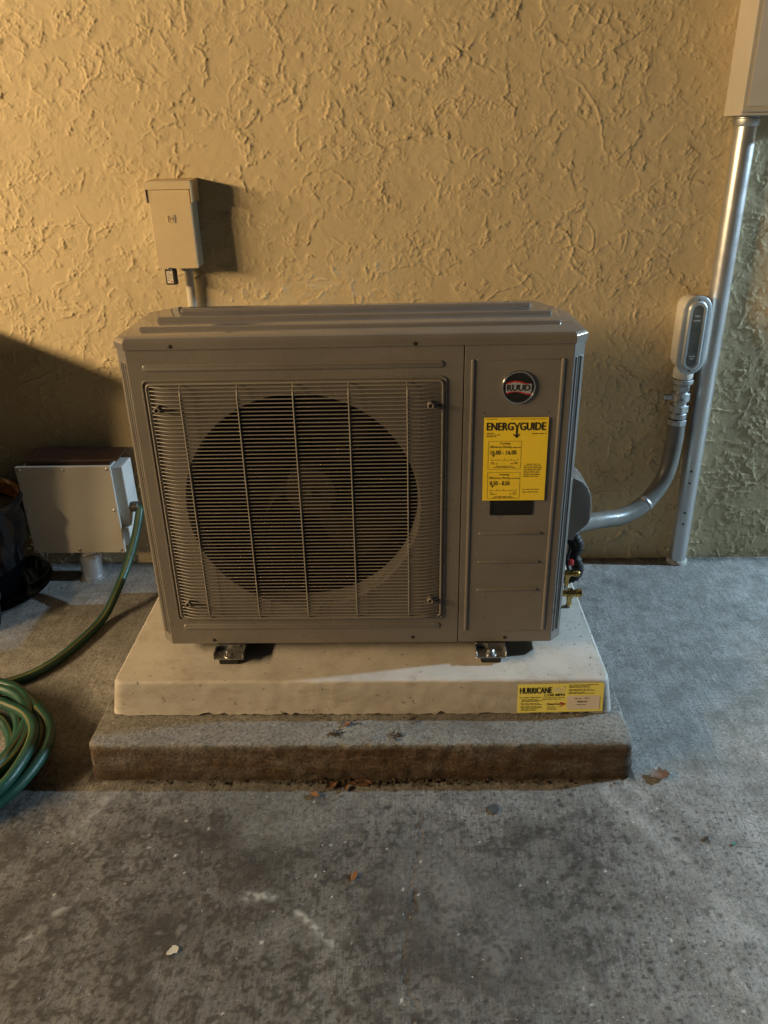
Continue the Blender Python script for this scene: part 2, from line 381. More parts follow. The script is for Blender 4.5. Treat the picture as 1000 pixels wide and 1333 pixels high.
# ------------------------------------------------------------------ stucco wall (skip-trowel relief is real displacement)
def stucco_height(X, Z):
    px = .0024; nx, nz = 1680, 1400
    def smooth(t): t = np.clip(t, 0, 1); return t*t*(3-2*t)
    f = lambda lo, hi, sl, sd, an=1.0: field(nx, nz, px, lo, hi, sl, sd, an)
    gi, gj = np.meshgrid(np.arange(nx), np.arange(nz))
    wx, wz = f(.02, .25, 1.9, 1)*7, f(.02, .25, 1.9, 2)*7
    jx, jz = f(.0045, .025, .9, 3)*.8, f(.0045, .025, .9, 4)*.8          # ragged edge jitter
    H = np.zeros((nz, nx))
    # edges of trowelled patches
    for sd, hi, thr, ridge, step, mthr in ((11, .30, .1, 2.3, .9, -.1), (12, .22, -.4, 2.0, .7, .2), (13, .45, .5, 2.5, 1.0, .0), (15, .16, .9, 1.8, .7, .35), (17, .35, -.9, 2.3, .9, .1), (16, .10, .3, 1.5, .5, .6)):
        n = f(.012, hi, 2.5, sd, (.6, 1.0, 1.7)[sd % 3])
        k = .9 if sd % 2 else .4
        n = sample(n, gi+wx*k+jx*1.1, gj+wz*k+jz*1.1)
        gz, gx = np.gradient(n, px); g = np.sqrt(gx*gx+gz*gz); g = np.maximum(g, np.median(g)*.35)
        d = (n-thr)/g
        m = smooth((f(.03, .30, 1.5, sd+40)-mthr)*2.0+.4)
        wdt = .0019*(1+.35*np.clip(f(.01, .06, 1.0, sd+60), -1.2, 2))
        lip = np.exp(-(d/wdt)**2)*ridge*smooth(f(.012, .09, 1.2, sd+80)*.6+.62)
        st = .5*(1+np.tanh(d/.0022))*step*np.exp(-np.maximum(d, 0)/.03)
        H += m*(lip+st)
    # long trowel ridges: wandering strokes
    r = np.random.default_rng(23)
    for q in range(520):
        x, z = r.uniform(0, nx*px), r.uniform(0, nz*px); a = r.choice([1.2, 1.75, .5, 2.6, .1])+r.normal(0, .35); L = r.uniform(.03, .11)+(r.random() < .4)*r.uniform(.06, .28)
        bend = r.normal(0, 9); amp = r.uniform(1.2, 3.3); wd = r.uniform(.0014, .0027); sgn = r.choice([-1, 1]); stp = r.uniform(0, .8)
        n = int(L/.004)+2; P = []
        for i in range(n):
            P.append((x, z)); a += bend*.004+r.normal(0, .21); x += .004*np.cos(a); z += .004*np.sin(a)
        P = np.array(P); x0, z0 = P.min(0)-.03; x1, z1 = P.max(0)+.03
        I = np.arange(int(x0/px), int(x1/px)+1); J = np.arange(int(z0/px), int(z1/px)+1)
        xx, zz = np.meshgrid(I*px, J*px); best = np.full(xx.shape, 9.0); side = np.zeros(xx.shape); par = np.zeros(xx.shape)
        for i in range(n-1):
            dx, dz = P[i+1]-P[i]; l2 = dx*dx+dz*dz; t = np.clip(((xx-P[i, 0])*dx+(zz-P[i, 1])*dz)/l2, 0, 1)
            ex, ez = xx-P[i, 0]-t*dx, zz-P[i, 1]-t*dz; dd = np.sqrt(ex*ex+ez*ez); w = dd < best
            best = np.where(w, dd, best); side = np.where(w, np.sign(dx*ez-dz*ex), side); par = np.where(w, (i+t)/(n-1), par)
        env = np.sin(np.pi*np.clip(par, 0, 1))**.5*(.75+.25*np.sin(par*L*260+q))
        h = amp*env*np.exp(-(best/wd)**2)+stp*env*(side*sgn > 0)*np.exp(-best/.010)*(best > wd*.2)
        H[np.ix_(J % nz, I % nx)] += h
    rough = smooth(f(.04, .40, 1.6, 91)*1.4-.75)
    crumbs = f(.0042, .018, .6, 92); worms = f(.0060, .05, 1.3, 94, 1.4); w2 = f(.0055, .04, 1.3, 97, .7)
    H += rough*(np.maximum(crumbs-.35, 0)*.55+np.exp(-(worms/.22)**2)*1.1*smooth(w2*.6+.5)+np.exp(-(w2/.2)**2)*.9*smooth(worms*.6+.4))
    H += f(.005, .02, .7, 95)*.04 + f(.02, .12, 1.5, 96)*.14 + f(.15, .8, 1.8, 93)*.5
    for cx, cz, r, dep in ((-1.035, 1.03, .006, 3.5), (.60, 1.36, .006, 3.0)):      # two small bolt holes
        H -= dep*np.exp(-(((gi*px-2.0-cx)**2+(gj*px-cz)**2)/(r*r))**2)
    return sample(H, (X+2.0)/px, Z/px)*.00132*(1-.5*smooth((X-.85)/.25))

xs = axis_pts(-4.2, -1.42, 1.48, 5.2, .0024); zs = axis_pts(-.03, 0, 1.70, 2.9, .0024)
X, Z = np.meshgrid(xs, zs)
H = stucco_height(X, Z); H = H+.002
Pw = np.stack([X, -np.clip(H, -.004, .02), Z], -1)
me = grid_mesh('stucco_wall', Pw); wall = link('stucco_wall', me, 'stucco', None, True)
tag(wall, 'tan yellow trowelled stucco house wall behind the heat pump', 'wall')
MB().box(-4.2, 5.2, .012, .2, -.03, 2.9).build('wall_core', 'stucco', wall)

# ------------------------------------------------------------------ concrete floor
def floor_fields(X, Y):
    px = .005; n = 1024
    st = np.zeros_like(X); wh = np.zeros_like(X); ck = np.zeros_like(X); h = np.zeros_like(X)
    A = sample(field(n, n, px, .01, .9, 1.7, 201), X/px, Y/px); B = sample(field(n, n, px, .006, .12, 1.2, 202), X/px, Y/px)
    C = sample(field(n, n, px, .004, .03, .6, 203), X/px, Y/px)
    front = np.clip((-.93-Y)/.25, 0, 1)                                   # front floor: dirt, darkened further in place of lamp falloff
    side = np.clip((.95-X+.5*(Y+1.0))/.35, 0, 1)
    st += np.clip(A*.16+.06, 0, .5)*front*side + np.clip(B*.34-.02, 0, .55)*front*(.35+.65*side) + .64*front*side*(1-.2*np.clip((X+.2)/.8, 0, 1))
    st += np.clip(C-.7, 0, 1)*.95*(.3+.7*front)
    r = np.random.default_rng(5)
    def blob(x, y, rad, a, soft=.5, ax=1.0):
        d = np.sqrt(((X-x)*ax)**2+((Y-y))**2)/rad*(1+.22*B+.12*C); return a*np.clip((1-d)/soft, 0, 1)
    for i in range(260):                                                  # droplet spots
        x, y = r.normal(.33, .28), r.normal(-1.36, .16)
        if y > -1.06: continue
        st = np.maximum(st, st*.4+blob(x, y, r.uniform(.0035, .009), r.uniform(.4, .85)))
    for i in range(200):
        x, y = r.uniform(-.85, .95), r.uniform(-1.65, -1.05)
        st = np.maximum(st, st*.4+blob(x, y, r.uniform(.003, .007), r.uniform(.35, .7)))
    for x, y, rad, a in ((-.08, -1.09, .10, .7), (-.25, -1.10, .14, .6), (.30, -1.08, .12, .35), (-.55, -1.12, .12, .3), (.22, -1.16, .10, .25), (.62, -1.05, .06, .3)):
        st = np.maximum(st, blob(x, y, rad, a, .9))
    # dirt seam along the foot of the slab, wet arc, darker strip along the wall
    st = np.maximum(st, .85*np.exp(-(np.maximum(-1.02-Y, 0)/(.012+.008*(1+B)))**2)*(np.abs(X) < .62)*(Y < -.99))
    st = np.maximum(st, .5*np.exp(-((Y+.012)/.02)**2)*(1+.4*B))
    arc = np.abs(np.hypot(X-.10, (Y+1.16)*1.2)-.115); st = np.maximum(st, .35*np.exp(-(arc/.008)**2)*(Y > -1.18)*(X < .12))
    # cracks
    def crack(pts, wd, dep):
        nonlocal ck, h
        wob = .006*B+.0035*C
        for (x0, y0), (x1, y1) in zip(pts[:-1], pts[1:]):
            L2 = (x1-x0)**2+(y1-y0)**2; t = np.clip(((X-x0)*(x1-x0)+(Y-y0)*(y1-y0))/L2, 0, 1)
            d = np.hypot(X-x0-t*(x1-x0)+wob, Y-y0-t*(y1-y0))
            g = np.exp(-(d/wd)**2); h -= dep*g; ck = np.maximum(ck, .95*g*np.clip(.8+.4*C, .3, 1))
    crack([(.135, -1.12), (.125, -1.22), (.112, -1.29), (.108, -1.36), (.095, -1.43), (.10, -1.49), (.118, -1.58), (.13, -1.75)], .0023, .003)
    crack([(-.95, -1.045), (-.80, -1.036), (-.70, -1.037), (-.62, -1.033)], .003, .004)
    crack([(-1.3, -.28), (-1.15, -.24), (-1.03, -.17), (-.95, -.12)], .0025, .003)
    # pale scuffs and dusty rubs
    def scuff(x0, y0, x1, y1, wd, a):
        nonlocal wh
        L2 = (x1-x0)**2+(y1-y0)**2; t = np.clip(((X-x0)*(x1-x0)+(Y-y0)*(y1-y0))/L2, 0, 1)
        d = np.hypot(X-x0-t*(x1-x0), Y-y0-t*(y1-y0)); wh = np.maximum(wh, a*np.exp(-(d/wd)**2)*np.clip(.35+.5*B+.55*C, 0, 1))
    scuff(-.21, -1.325, -.15, -1.325, .010, .5); scuff(-.10, -1.36, -.028, -1.425, .007, .55); scuff(-.13, -1.40, -.02, -1.40, .02, .18)
    scuff(.64, -1.45, .645, -1.50, .005, .5); scuff(.665, -1.47, .70, -1.56, .003, .4); scuff(-.56, -1.36, -.52, -1.32, .01, .35)
    scuff(-.60, -1.42, -.57, -1.39, .008, .35); scuff(-.56, -1.08, -.60, -1.17, .018, .3); scuff(-.22, -1.17, -.05, -1.15, .035, .18); scuff(.16, -1.30, .26, -1.42, .08, .16); scuff(.28, -1.42, .36, -1.48, .05, .12)
    scuff(.55, -1.06, .66, -1.25, .02, .35); scuff(.66, -1.25, .72, -1.40, .035, .22); scuff(.59, -1.02, .62, -1.08, .015, .4)
    wh = np.maximum(wh, np.clip(B-1.5, 0, 1)*.15)
    for i in range(60):
        wh = np.maximum(wh, blob(r.uniform(-.8, .9), r.uniform(-1.6, -1.04), r.uniform(.0015, .0032), .7))
    h += .0006*A+.0003*B
    return np.clip(st, 0, .95), np.clip(wh, 0, .8), ck, h
fx = axis_pts(-45, -1.40, 1.50, 45, .0036, 1.3, 6.0); fy = axis_pts(-45, -1.75, .02, .1, .0036, 1.3, 6.0)
X, Y = np.meshgrid(fx, fy); st, wh, ck, h = floor_fields(X, Y)
h = np.where((np.abs(X) < 1.6) & (Y > -1.9), h, 0)
me = grid_mesh('patio_floor', np.stack([X, Y, h], -1))
ca = me.color_attributes.new('stain_shade', 'FLOAT_COLOR', 'POINT')
ca.data.foreach_set('color', np.stack([st, wh, ck, st*0+1], -1).reshape(-1).astype(np.float32))
flo = link('patio_floor', me, 'floor', None, True); flo['kind'] = 'structure'
flo['label'] = 'broom finished grey concrete patio floor with stains and a hairline crack'

# ------------------------------------------------------------------ concrete slab and equipment pad
def rough_block(name, m, x0, x1, y0, y1, z0, z1, dx, dy, rnd, amp, seed, cell=.012):
    """a block with rounded, slightly eroded upper edges; dx/dy = how much the top is drawn in"""
    per = []
    def edge(a, b):
        n = max(2, int((Vector(b)-Vector(a)).length/cell))
        for i in range(n): per.append(Vector(a).lerp(Vector(b), i/n))
    edge((x0, y0), (x1, y0)); edge((x1, y0), (x1, y1)); edge((x1, y1), (x0, y1)); edge((x0, y1), (x0, y0))
    c = Vector(((x0+x1)/2, (y0+y1)/2)); hw, hd = (x1-x0)/2, (y1-y0)/2
    F = field(512, 512, .004, .006, .08, 1.1, seed)
    rings = []; nz_ = 9
    prof = [(i/nz_*(z1-z0-rnd), 0.0) for i in range(nz_+1)]
    for k in range(1, 6):
        a = math.pi/2*k/5; prof.append((z1-z0-rnd+rnd*math.sin(a), rnd*(1-math.cos(a))))
    for hgt, ins in prof:
        t = hgt/(z1-z0); ring = []
        for i, p in enumerate(per):
            q = p-c; sx = (hw-dx*t-ins)/hw; sy = (hd-dy*t-ins)/hd
            qx, qy = q.x*sx, q.y*sy
            # plan corner rounding
            cr = .018; ox, oy = hw*sx-abs(qx), hd*sy-abs(qy)
            if ox < cr and oy < cr:
                vx, vy = cr-ox, cr-oy; l = math.hypot(vx, vy); mx = max(vx, vy)
                if l > 1e-6 and mx > 0:
                    k = mx/l; qx = math.copysign(hw*sx-cr+vx*k, qx); qy = math.copysign(hd*sy-cr+vy*k, qy)
            e = amp*float(F[int(hgt/.004) % 512, int(i*3) % 512])
            nn = Vector((qx, qy)).normalized()
            zz = z0+hgt+(amp*.5*float(F[(i*2) % 512, 77]) if ins > 0 else 0)+(.0035*abs(float(F[(i*3) % 512, 200])) if hgt == 0 and name == 'equipment_pad' else 0)
            ring.append((c.x+qx+nn.x*e*.4, c.y+qy+(nn.y*e if abs(nn.y) > .05 else 0)-(e if False else 0), zz))
        rings.append(ring)
    mb = MB(); mb.loft(rings)
    o = mb.build(name, m, None, True, 40); return o

slab = rough_block('concrete_slab', 'slab', -.612, .614, -1.022, -.20, -.005, .098, .004, .006, .007, .0017, 31)
tag(slab, 'low weathered concrete slab with brown dirty front under the equipment pad', 'slab')
pad = rough_block('equipment_pad', 'pad', -.583, .585, -.918, -.26, .0985, .187, .012, .012, .007, .0006, 32)
tag(pad, 'off-white cement equipment pad lying on the concrete slab', 'pad')
# ------------------------------------------------------------------ heat pump
HP = thing('heat_pump', 'taupe outdoor heat pump unit with round fan grille standing on the pad', 'heat pump', (0, -.63, .187))
YF, ZB, ZT = -.800, .219, .936
PLAN = [(-.453, YF), (.453, YF), (.478, YF+.024), (.478, -.55), (.43, -.475), (-.44, -.475), (-.478, -.52), (-.478, YF+.024)]
# cabinet shell: floor pan, corner posts, side and back walls (open towards the front panels)
mb = MB()
def wall_strip(pts, z0, z1, th=.0015):
    for a, b in zip(pts[:-1], pts[1:]):
        mb.add([(a[0], a[1], z0), (b[0], b[1], z0), (b[0], b[1], z1), (a[0], a[1], z1)], [(0, 1, 2, 3)])
sidepts = [(.4535, YF+.0005)]+PLAN[2:]+[(-.4535, YF+.0005)]
wall_strip(sidepts, ZB, ZT)
inn = [(x*.994, -.635+(y+.635)*.99) for x, y in sidepts]; wall_strip(inn, ZB, ZT)
mb.add([(x, y, ZB+.001) for x, y in PLAN], [tuple(range(8))])
cab = mb.build('cabinet', 'cabinet', HP)
# pressed ridges on the two corner facets; dark strip painted for the groove's shade
for sgn in (-1, 1):
    fx0, fy0 = sgn*.453, YF; ux, uy = sgn*.7215, .6924           # along the facet
    nx_, ny_ = sgn*.6924, -.7215
    def FP(t, h): return (fx0+ux*t*.0347+nx_*h, fy0+uy*t*.0347+ny_*h)
    for nm, t0, t1, hh, m in (('corner_ridge', .16, .34, .0018, 'cabinet'), ('groove_shade', .40, .56, .0004, 'inner'), ('corner_ridge', .62, .9, .0018, 'cabinet')):
        r0, r1 = [], []
        pl = [(t0, 0), (t0+.05, hh), (t1-.05, hh), (t1, 0)]
        q0 = [(*FP(t, h+.0002), .245) for t, h in pl]; q1 = [(*FP(t, h+.0002), .905) for t, h in pl]
        MB().loft([q0, q1]).build(nm, m, cab)

# front panel with the round fan opening
FC = (-.114, .580); FR = .259
def plate_hole(x0, x1, z0, z1, c, r, y, n=120):
    ang = sorted(set([2*math.pi*i/n for i in range(n)]+[math.atan2(z-c[1], x-c[0]) % (2*math.pi) for x in (x0, x1) for z in (z0, z1)]))
    inn, out = [], []
    for a in ang:
        ca, sa = math.cos(a), math.sin(a); inn.append((c[0]+r*ca, y, c[1]+r*sa))
        t = min([((x1 if ca > 0 else x0)-c[0])/ca if abs(ca) > 1e-9 else 9, ((z1 if sa > 0 else z0)-c[1])/sa if abs(sa) > 1e-9 else 9])
        out.append((c[0]+t*ca, y, c[1]+t*sa))
    return inn, out
SEAM = .2325
inn, out = plate_hole(-.453, SEAM-.0012, ZB, ZT, FC, FR, YF)
mb = MB(); n = len(inn)
rings = [out, inn]
for dy, dr in ((.003, -.0015), (.010, -.004), (.030, -.006), (.055, -.006)):      # bell mouth rolled inwards
    rings.append([(FC[0]+(p[0]-FC[0])*(FR+dr)/FR, YF+dy, FC[1]+(p[2]-FC[1])*(FR+dr)/FR) for p in inn])
mb.loft(rings, False, False)
back = [(p[0], YF+.006, p[2]) for p in out]; mb.loft([out, back], False, False)
fp = mb.build('front_panel', 'cabinet', HP, True, 30)
# service panel on the right
mb = MB(); mb.box(SEAM+.0012, .453, YF, YF+.006, ZB, ZT, .0012, 2)
sp = mb.build('service_panel', 'cabinet', HP)
MB().box(SEAM-.004, SEAM+.004, YF+.007, YF+.009, ZB+.002, ZT).build('seam_backing', 'inner', HP)

def rib(name, x0, x1, z0, z1, hgt, m, parent, y=YF, r=None, edge=.0035):
    r = r or min(x1-x0, z1-z0)/2*.98
    def ol(i): return rrect(x0+i, x1-i, z0+i, z1-i, max(r-i, .0004), 6)
    mb = MB(); inset_loft(mb, [(0, y+.0012), (0, y-.0002), (edge*.35, y-hgt*.75), (edge, y-hgt)], ol)
    return mb.build(name, m, parent, True, 50)
rib('pressed_rib', -.424, .193, .8885, .9045, .0028, 'cabinet', fp)
rib('pressed_rib', -.421, .191, .2595, .2755, .0028, 'cabinet', fp)
# raised border round the grille field
def border(x0, x1, z0, z1, wd, hgt, rr, m, parent, name):
    o1, i1 = rrect(x0, x1, z0, z1, rr), rrect(x0+wd, x1-wd, z0+wd, z1-wd, max(rr-wd, .002))
    o2, i2 = rrect(x0+wd*.3, x1-wd*.3, z0+wd*.3, z1-wd*.3, max(rr-wd*.3, .002)), rrect(x0+wd*.7, x1-wd*.7, z0+wd*.7, z1-wd*.7, max(rr-wd*.7, .002))
    P3 = lambda pts, y: [(p[0], y, p[1]) for p in pts]
    return MB().loft([P3(o1, YF+.0005), P3(o2, YF-hgt), P3(i2, YF-hgt), P3(i1, YF+.0005)], False, False).build(name, m, parent, True, 60)
border(-.432, .200, .285, .873, .006, .003, .014, 'cabinet', fp, 'pressed_border')
# service panel ridges
for x0, x1 in ((.2465, .2545), (.4285, .4365)):
    rib('pressed_rib', x0, x1, .252, .905, .0032, 'cabinet', sp, r=.0038, edge=.0022)
rib('pressed_rib', .257, .426, .9015, .9045, .0012, 'cabinet', sp, edge=.001)
rib('pressed_rib', .257, .426, .2485, .2515, .0012, 'cabinet', sp, edge=.001)
for z in (.510, .4375, .3645):
    rib('pressed_rib', .273, .413, z-.0034, z+.0034, .0042, 'cabinet', sp, edge=.0024)
for x in (.292, .392):
    for z in (.345, .288, .792):
        MB().lathe([(.0018, 0), (.0018, .0008), (.0008, .0014)], (x if z < .7 else (x-.345)*1.32+.345, YF-.0001, z), 'y', 10).build('dimple', 'cabinet', sp)
# black hand recess under the label: shallow frame, black in place of a deep recess's shade
mb = MB(); o1, i1 = rrect(.296, .390, .555, .597, .004), rrect(.300, .386, .559, .593, .003)
P3 = lambda pts, y: [(p[0], y, p[1]) for p in pts]
mb.loft([P3(o1, YF-.0004), P3(o1, YF-.0016), P3(i1, YF-.0016), P3(i1, YF-.0007)], False, True)
mb.build('hand_recess', 'black', sp, True, 30)

# fan grille: every wire is a piece of its own
gm = MB(); gx0, gx1, gz0, gz1 = -.420, .190, .296, .863
fr = [(p[0], -.8045, p[1]) for p in rrect(gx0, gx1, gz0, gz1, .008, 5)]
gm.tube(fr+fr[:2], .0026, 8, False)
gr = gm.build('fan_grille', 'wire', HP, True)
hw = MB(); hw.tube(spline([(gx0+.001, -.8025, 0), (gx0+.004, -.8035, 0), (gx0+.018, -.8085, 0), (gx0+.036, -.8145, 0), (gx0+.06, -.8165, 0), (gx0+.12, -.8170, 0), (gx1-.12, -.8170, 0), (gx1-.05, -.8160, 0), (gx1-.03, -.8135, 0), (gx1-.012, -.8070, 0), (gx1-.002, -.8030, 0)], 3), .00145, 6)
hme = hw.mesh('wire'); hme.shade_smooth(); hme.materials.append(M['wire'])
NW = 66
for i in range(NW):
    o = link('wire', hme, None, gr); o.location = (0, 0, gz0+.0045+(gz1-gz0-.009)*i/(NW-1))
vw = MB(); vw.tube([(0, -.8035, gz0), (0, -.8165, gz0+.012), (0, -.8192, gz0+.03), (0, -.8192, gz1-.03), (0, -.8165, gz1-.012), (0, -.8035, gz1)], .0018, 6)
vme = vw.mesh('upright_wire'); vme.shade_smooth(); vme.materials.append(M['wire'])
for x in (-.349, -.2315, -.117, -.003, .117):
    o = link('upright_wire', vme, None, gr); o.location = (x, 0, 0)
for x, z in ((-.401, .812), (.165, .814), (-.397, .340), (.166, .345)):
    mb = MB(); mb.lathe([(.0070, -.018), (.0070, .0), (.0062, .0012), (.0042, .0012), (.0036, -.003), (.0, -.003)], (x, -.819, z), 'y', 20, True, False)
    b = mb.build('grille_screw', 'wire', gr, True, 35)
    MB().lathe([(.0035, 0), (.0032, .0012), (.0012, .0016)], (x, -.8165, z), 'y', 12).build('screw_head', 'inner', gr)
for x, z in ((-.360, .9415), (.133, .9395)):
    MB().lathe([(.0042, 0), (.0040, .0012), (.0016, .0018)], (x, -.8035, z), 'y', 14).build('lid_screw', 'inner', HP)
for x, z in ((-.352, .229), (.125, .234), (.344, .231)):
    MB().lathe([(.0042, 0), (.0040, .0012), (.0016, .0018)], (x, YF, z), 'y', 14).build('panel_screw', 'inner', HP)

# inside: coil, shroud, fan
MB().box(-.46, .222, -.52, -.49, .23, .93).build('coil', 'coil', HP)
MB().box(.222, .226, -.79, -.49, .23, .93).build('inner_divider', 'inner', HP)
fan = MB().lathe([(.060, -.06), (.060, .012), (.056, .020), (.018, .024), (.0, .024)], (-.105, -.700, .580), 'y', 40).build('fan_hub', 'fan', HP, True, 40)
MB().lathe([(.010, 0), (.010, .008), (.004, .011)], (-.105, -.724, .580), 'y', 6).build('fan_nut', 'fan', fan)
for k in range(3):
    a0 = math.radians(20+120*k); mb = MB(); nu, nv = 8, 12; g = []
    for i in range(nu+1):
        t = i/nu; r = .055+t*.185; span = math.radians(46+26*t); sweep = math.radians(34)*t
        for j in range(nv+1):
            s_ = j/nv; a = a0+sweep+span*s_
            g.append((-.105+r*math.cos(a), -.66-.045*(s_-.5)*(1-.2*t)*1.4+.012*math.sin(math.pi*s_), .580+r*math.sin(a)))
    n = len(g); g2 = [(x, y+.004, z) for x, y, z in g]; f = []
    for i in range(nu):
        for j in range(nv):
            q = (i*(nv+1)+j, i*(nv+1)+j+1, (i+1)*(nv+1)+j+1, (i+1)*(nv+1)+j); f.append(q); f.append(tuple(n+v for v in reversed(q)))
    mb.add(g+g2, f).build('fan_blade', 'fan', fan, True)

# lid with long pressed ribs
def off(pts, d):
    out = []; n = len(pts); c = Vector((0, -.637))
    for i in range(n):
        p0, p1, p2 = Vector(pts[i-1]), Vector(pts[i]), Vector(pts[(i+1) % n])
        e1 = (p1-p0).normalized(); e2 = (p2-p1).normalized(); n1 = Vector((e1.y, -e1.x)); n2 = Vector((e2.y, -e2.x))
        b = (n1+n2).normalized(); out.append(tuple(p1+b*d/max(.3, b.dot(n1))))
    return out
LP = [(-.455, -.8035), (.455, -.8035), (.482, -.777), (.482, -.60), (.425, -.468), (-.425, -.468), (-.482, -.53), (-.482, -.777)]
R3 = lambda d, z: [(*p, z) for p in off(LP, d)]
mb = MB(); mb.loft([R3(-.004, .9345), R3(0, .9345), R3(.0004, .9475), R3(-.0008, .9505), R3(-.0065, .9565), R3(-.011, .9582)])
lid = mb.build('lid', 'lid', HP, True, 24)
for y, x0, x1 in ((-.727, -.444, .437), (-.628, -.434, .436), (-.534, -.404, .404)):
    mb = MB(); wd = .016
    def ol(i): return rrect(x0+i, x1-i, y-wd/2+i, y+wd/2-i, wd/2*.95-i, 6)
    mb.loft([[(p[0], p[1], z) for p in ol(i)] for i, z in ((0, .9575), (.0005, .9586), (.003, .9640), (.006, .9655))])
    mb.build('lid_rib', 'lid', lid, True, 60)

# round badge
bc = (.3445, YF, .8455)
mb = MB(); mb.lathe([(.0355, 0), (.0355, .003), (.034, .0052), (.0318, .0052), (.0308, .0036), (.0, .0036)], bc, 'y', 48, True, False)
bd = mb.build('badge', 'chrome', sp, True, 35)
S = Sheet((bc[0], bc[1]-.0037, bc[2]), (1, 0, 0), (0, 0, 1), (0, -1, 0))
mb = MB(); S.poly(mb, [(.0306*math.cos(2*math.pi*i/40), .0306*math.sin(2*math.pi*i/40)) for i in range(40)], .0002); S.build(mb, 'badge_face', 'black', bd)
def band(lo, hi, h, m, nm):
    mb = MB(); pts = []
    for i in range(25):
        a = -.0255+.051*i/24; pts.append((a, hi(a)))
    for i in range(24, -1, -1):
        a = -.0255+.051*i/24; pts.append((a, lo(a)))
    for i in range(24):
        S.poly(mb, [pts[i], pts[i+1], pts[48-i], pts[49-i]], h)
    S.build(mb, nm, m, bd)
wv = lambda a: .0032*math.sin(a*105+2.3)
band(lambda a: .004, lambda a: .0115+wv(a), .0004, 'red', 'red_wave')
band(lambda a: -.0125+wv(a), lambda a: -.004, .0004, 'red', 'red_wave')
band(lambda a: .003, lambda a: .0085+wv(a)*.9, .0006, 'silver', 'silver_wave')
band(lambda a: -.0095+wv(a)*.9, lambda a: -.003, .0006, 'silver', 'silver_wave')
mb = MB(); S.rect(mb, -.0262, -.0076, .0262, .0076, .0008); S.build(mb, 'letter_ground', 'silver', bd)
mb = MB(); S.heavy(mb, 'RUUD', -.0232, -.0062, .0062, .0010, .0232, .0009); S.build(mb, 'lettering', 'ink', bd)

# yellow efficiency label
LS = Sheet((.2785, YF-.0040, .5925), (1, 0, -.004), (-.012, 0, 1), (0, -1, 0)); LW, LH = .1345, .1895
mb = MB(); LS.rect(mb, 0, 0, LW, LH, 0); LS.rect(mb, 0, 0, LW, LH, -.0003)
mb.f[-1] = tuple(reversed(mb.f[-1])); lab = LS.build(mb, 'energy_label', 'yellow', sp)
lab['label'] = 'yellow energy guide label taped over the service panel'
rg = random.Random(11); mb = MB(); h = .0004
LS.heavy(mb, 'ENERG', .0065, .1615, .1785, h, .0612, .0008); LS.heavy(mb, 'GUIDE', .0755, .1615, .1785, h, .1285, .0008)
# the Y drawn as a long arrow
LS.poly(mb, [(.0605, .1785), (.0640, .1785), (.0690, .1710), (.0690, .1665)], h); LS.poly(mb, [(.0770, .1785), (.0735, .1785), (.0690, .1710), (.0690, .1665)], h)
LS.rect(mb, .0670, .1490, .0710, .1705, h)
LS.poly(mb, [(.0690, .1440), (.0765, .1520), (.0750, .1540), (.0690, .1485)], h); LS.poly(mb, [(.0690, .1440), (.0690, .1485), (.0630, .1540), (.0615, .1520)], h)
LS.build(mb, 'title_lettering', 'ink', lab)
mb = MB()
def frame(a0, b0, a1, b1, t):
    LS.rect(mb, a0, b0, a1, b0+t, h); LS.rect(mb, a0, b1-t, a1, b1, h); LS.rect(mb, a0, b0+t, a0+t, b1-t, h); LS.rect(mb, a1-t, b0+t, a1, b1-t, h)
for b0, b1, ttl, num in ((.0735, .1375, 'Cooling', '16.00 - 16.00'), (.0050, .0665, 'Heating', '8.50 - 8.50')):
    frame(.0100, b0, .0800, b1, .0006)
    LS.text(mb, ttl, .0345, b1-.0085, b1-.0030, h, .0560, .01); LS.text(mb, 'Efficiency Rating', .0140, b1-.0165, b1-.0105, h, .0590, .01); LS.micro(mb, .0615, .0780, b1-.0150, .0022, h, rg)
    LS.text(mb, num, .0155, b1-.0305, b1-.0205, h, .0700 if num[0] == '1' else .0580, .02)
    LS.poly(mb, [(.0185, b1-.0310), (.0240, b1-.0310), (.0212, b1-.0365)], h)
    LS.rect(mb, .0165, b1-.0435, .0735, b1-.0428, h)
    for a in (.0165, .031, .045, .059, .0729): LS.rect(mb, a, b1-.0428, a+.0006, b1-.0390, h)
    for a0, a1, b in ((.0165, .022, -.049), (.0165, .031, -.052), (.066, .0735, -.049), (.058, .0735, -.052), (.027, .063, -.0575), (.022, .069, -.0605)): LS.micro(mb, a0, a1, b1+b, .0018, h, rg)
for b in (.1855,): LS.micro(mb, .006, .028, b, .0014, h, rg); LS.micro(mb, .055, .130, b, .0014, h, rg)
for i, e in enumerate((.022, .034, .026)): LS.micro(mb, .006, e, .1545-.0038*i, .002, h, rg)
LS.micro(mb, .100, .130, .1530, .002, h, rg)
for i in range(8): LS.micro(mb, .0865 if i else .092, .122+rg.uniform(-.003, .004), .0840-.0040*i, .0020, h, rg)
LS.micro(mb, .086, .122, .0255, .0018, h, rg); LS.micro(mb, .086, .120, .0190, .0022, h, rg)
LS.build(mb, 'small_print', 'ink', lab)['kind'] = 'stuff'

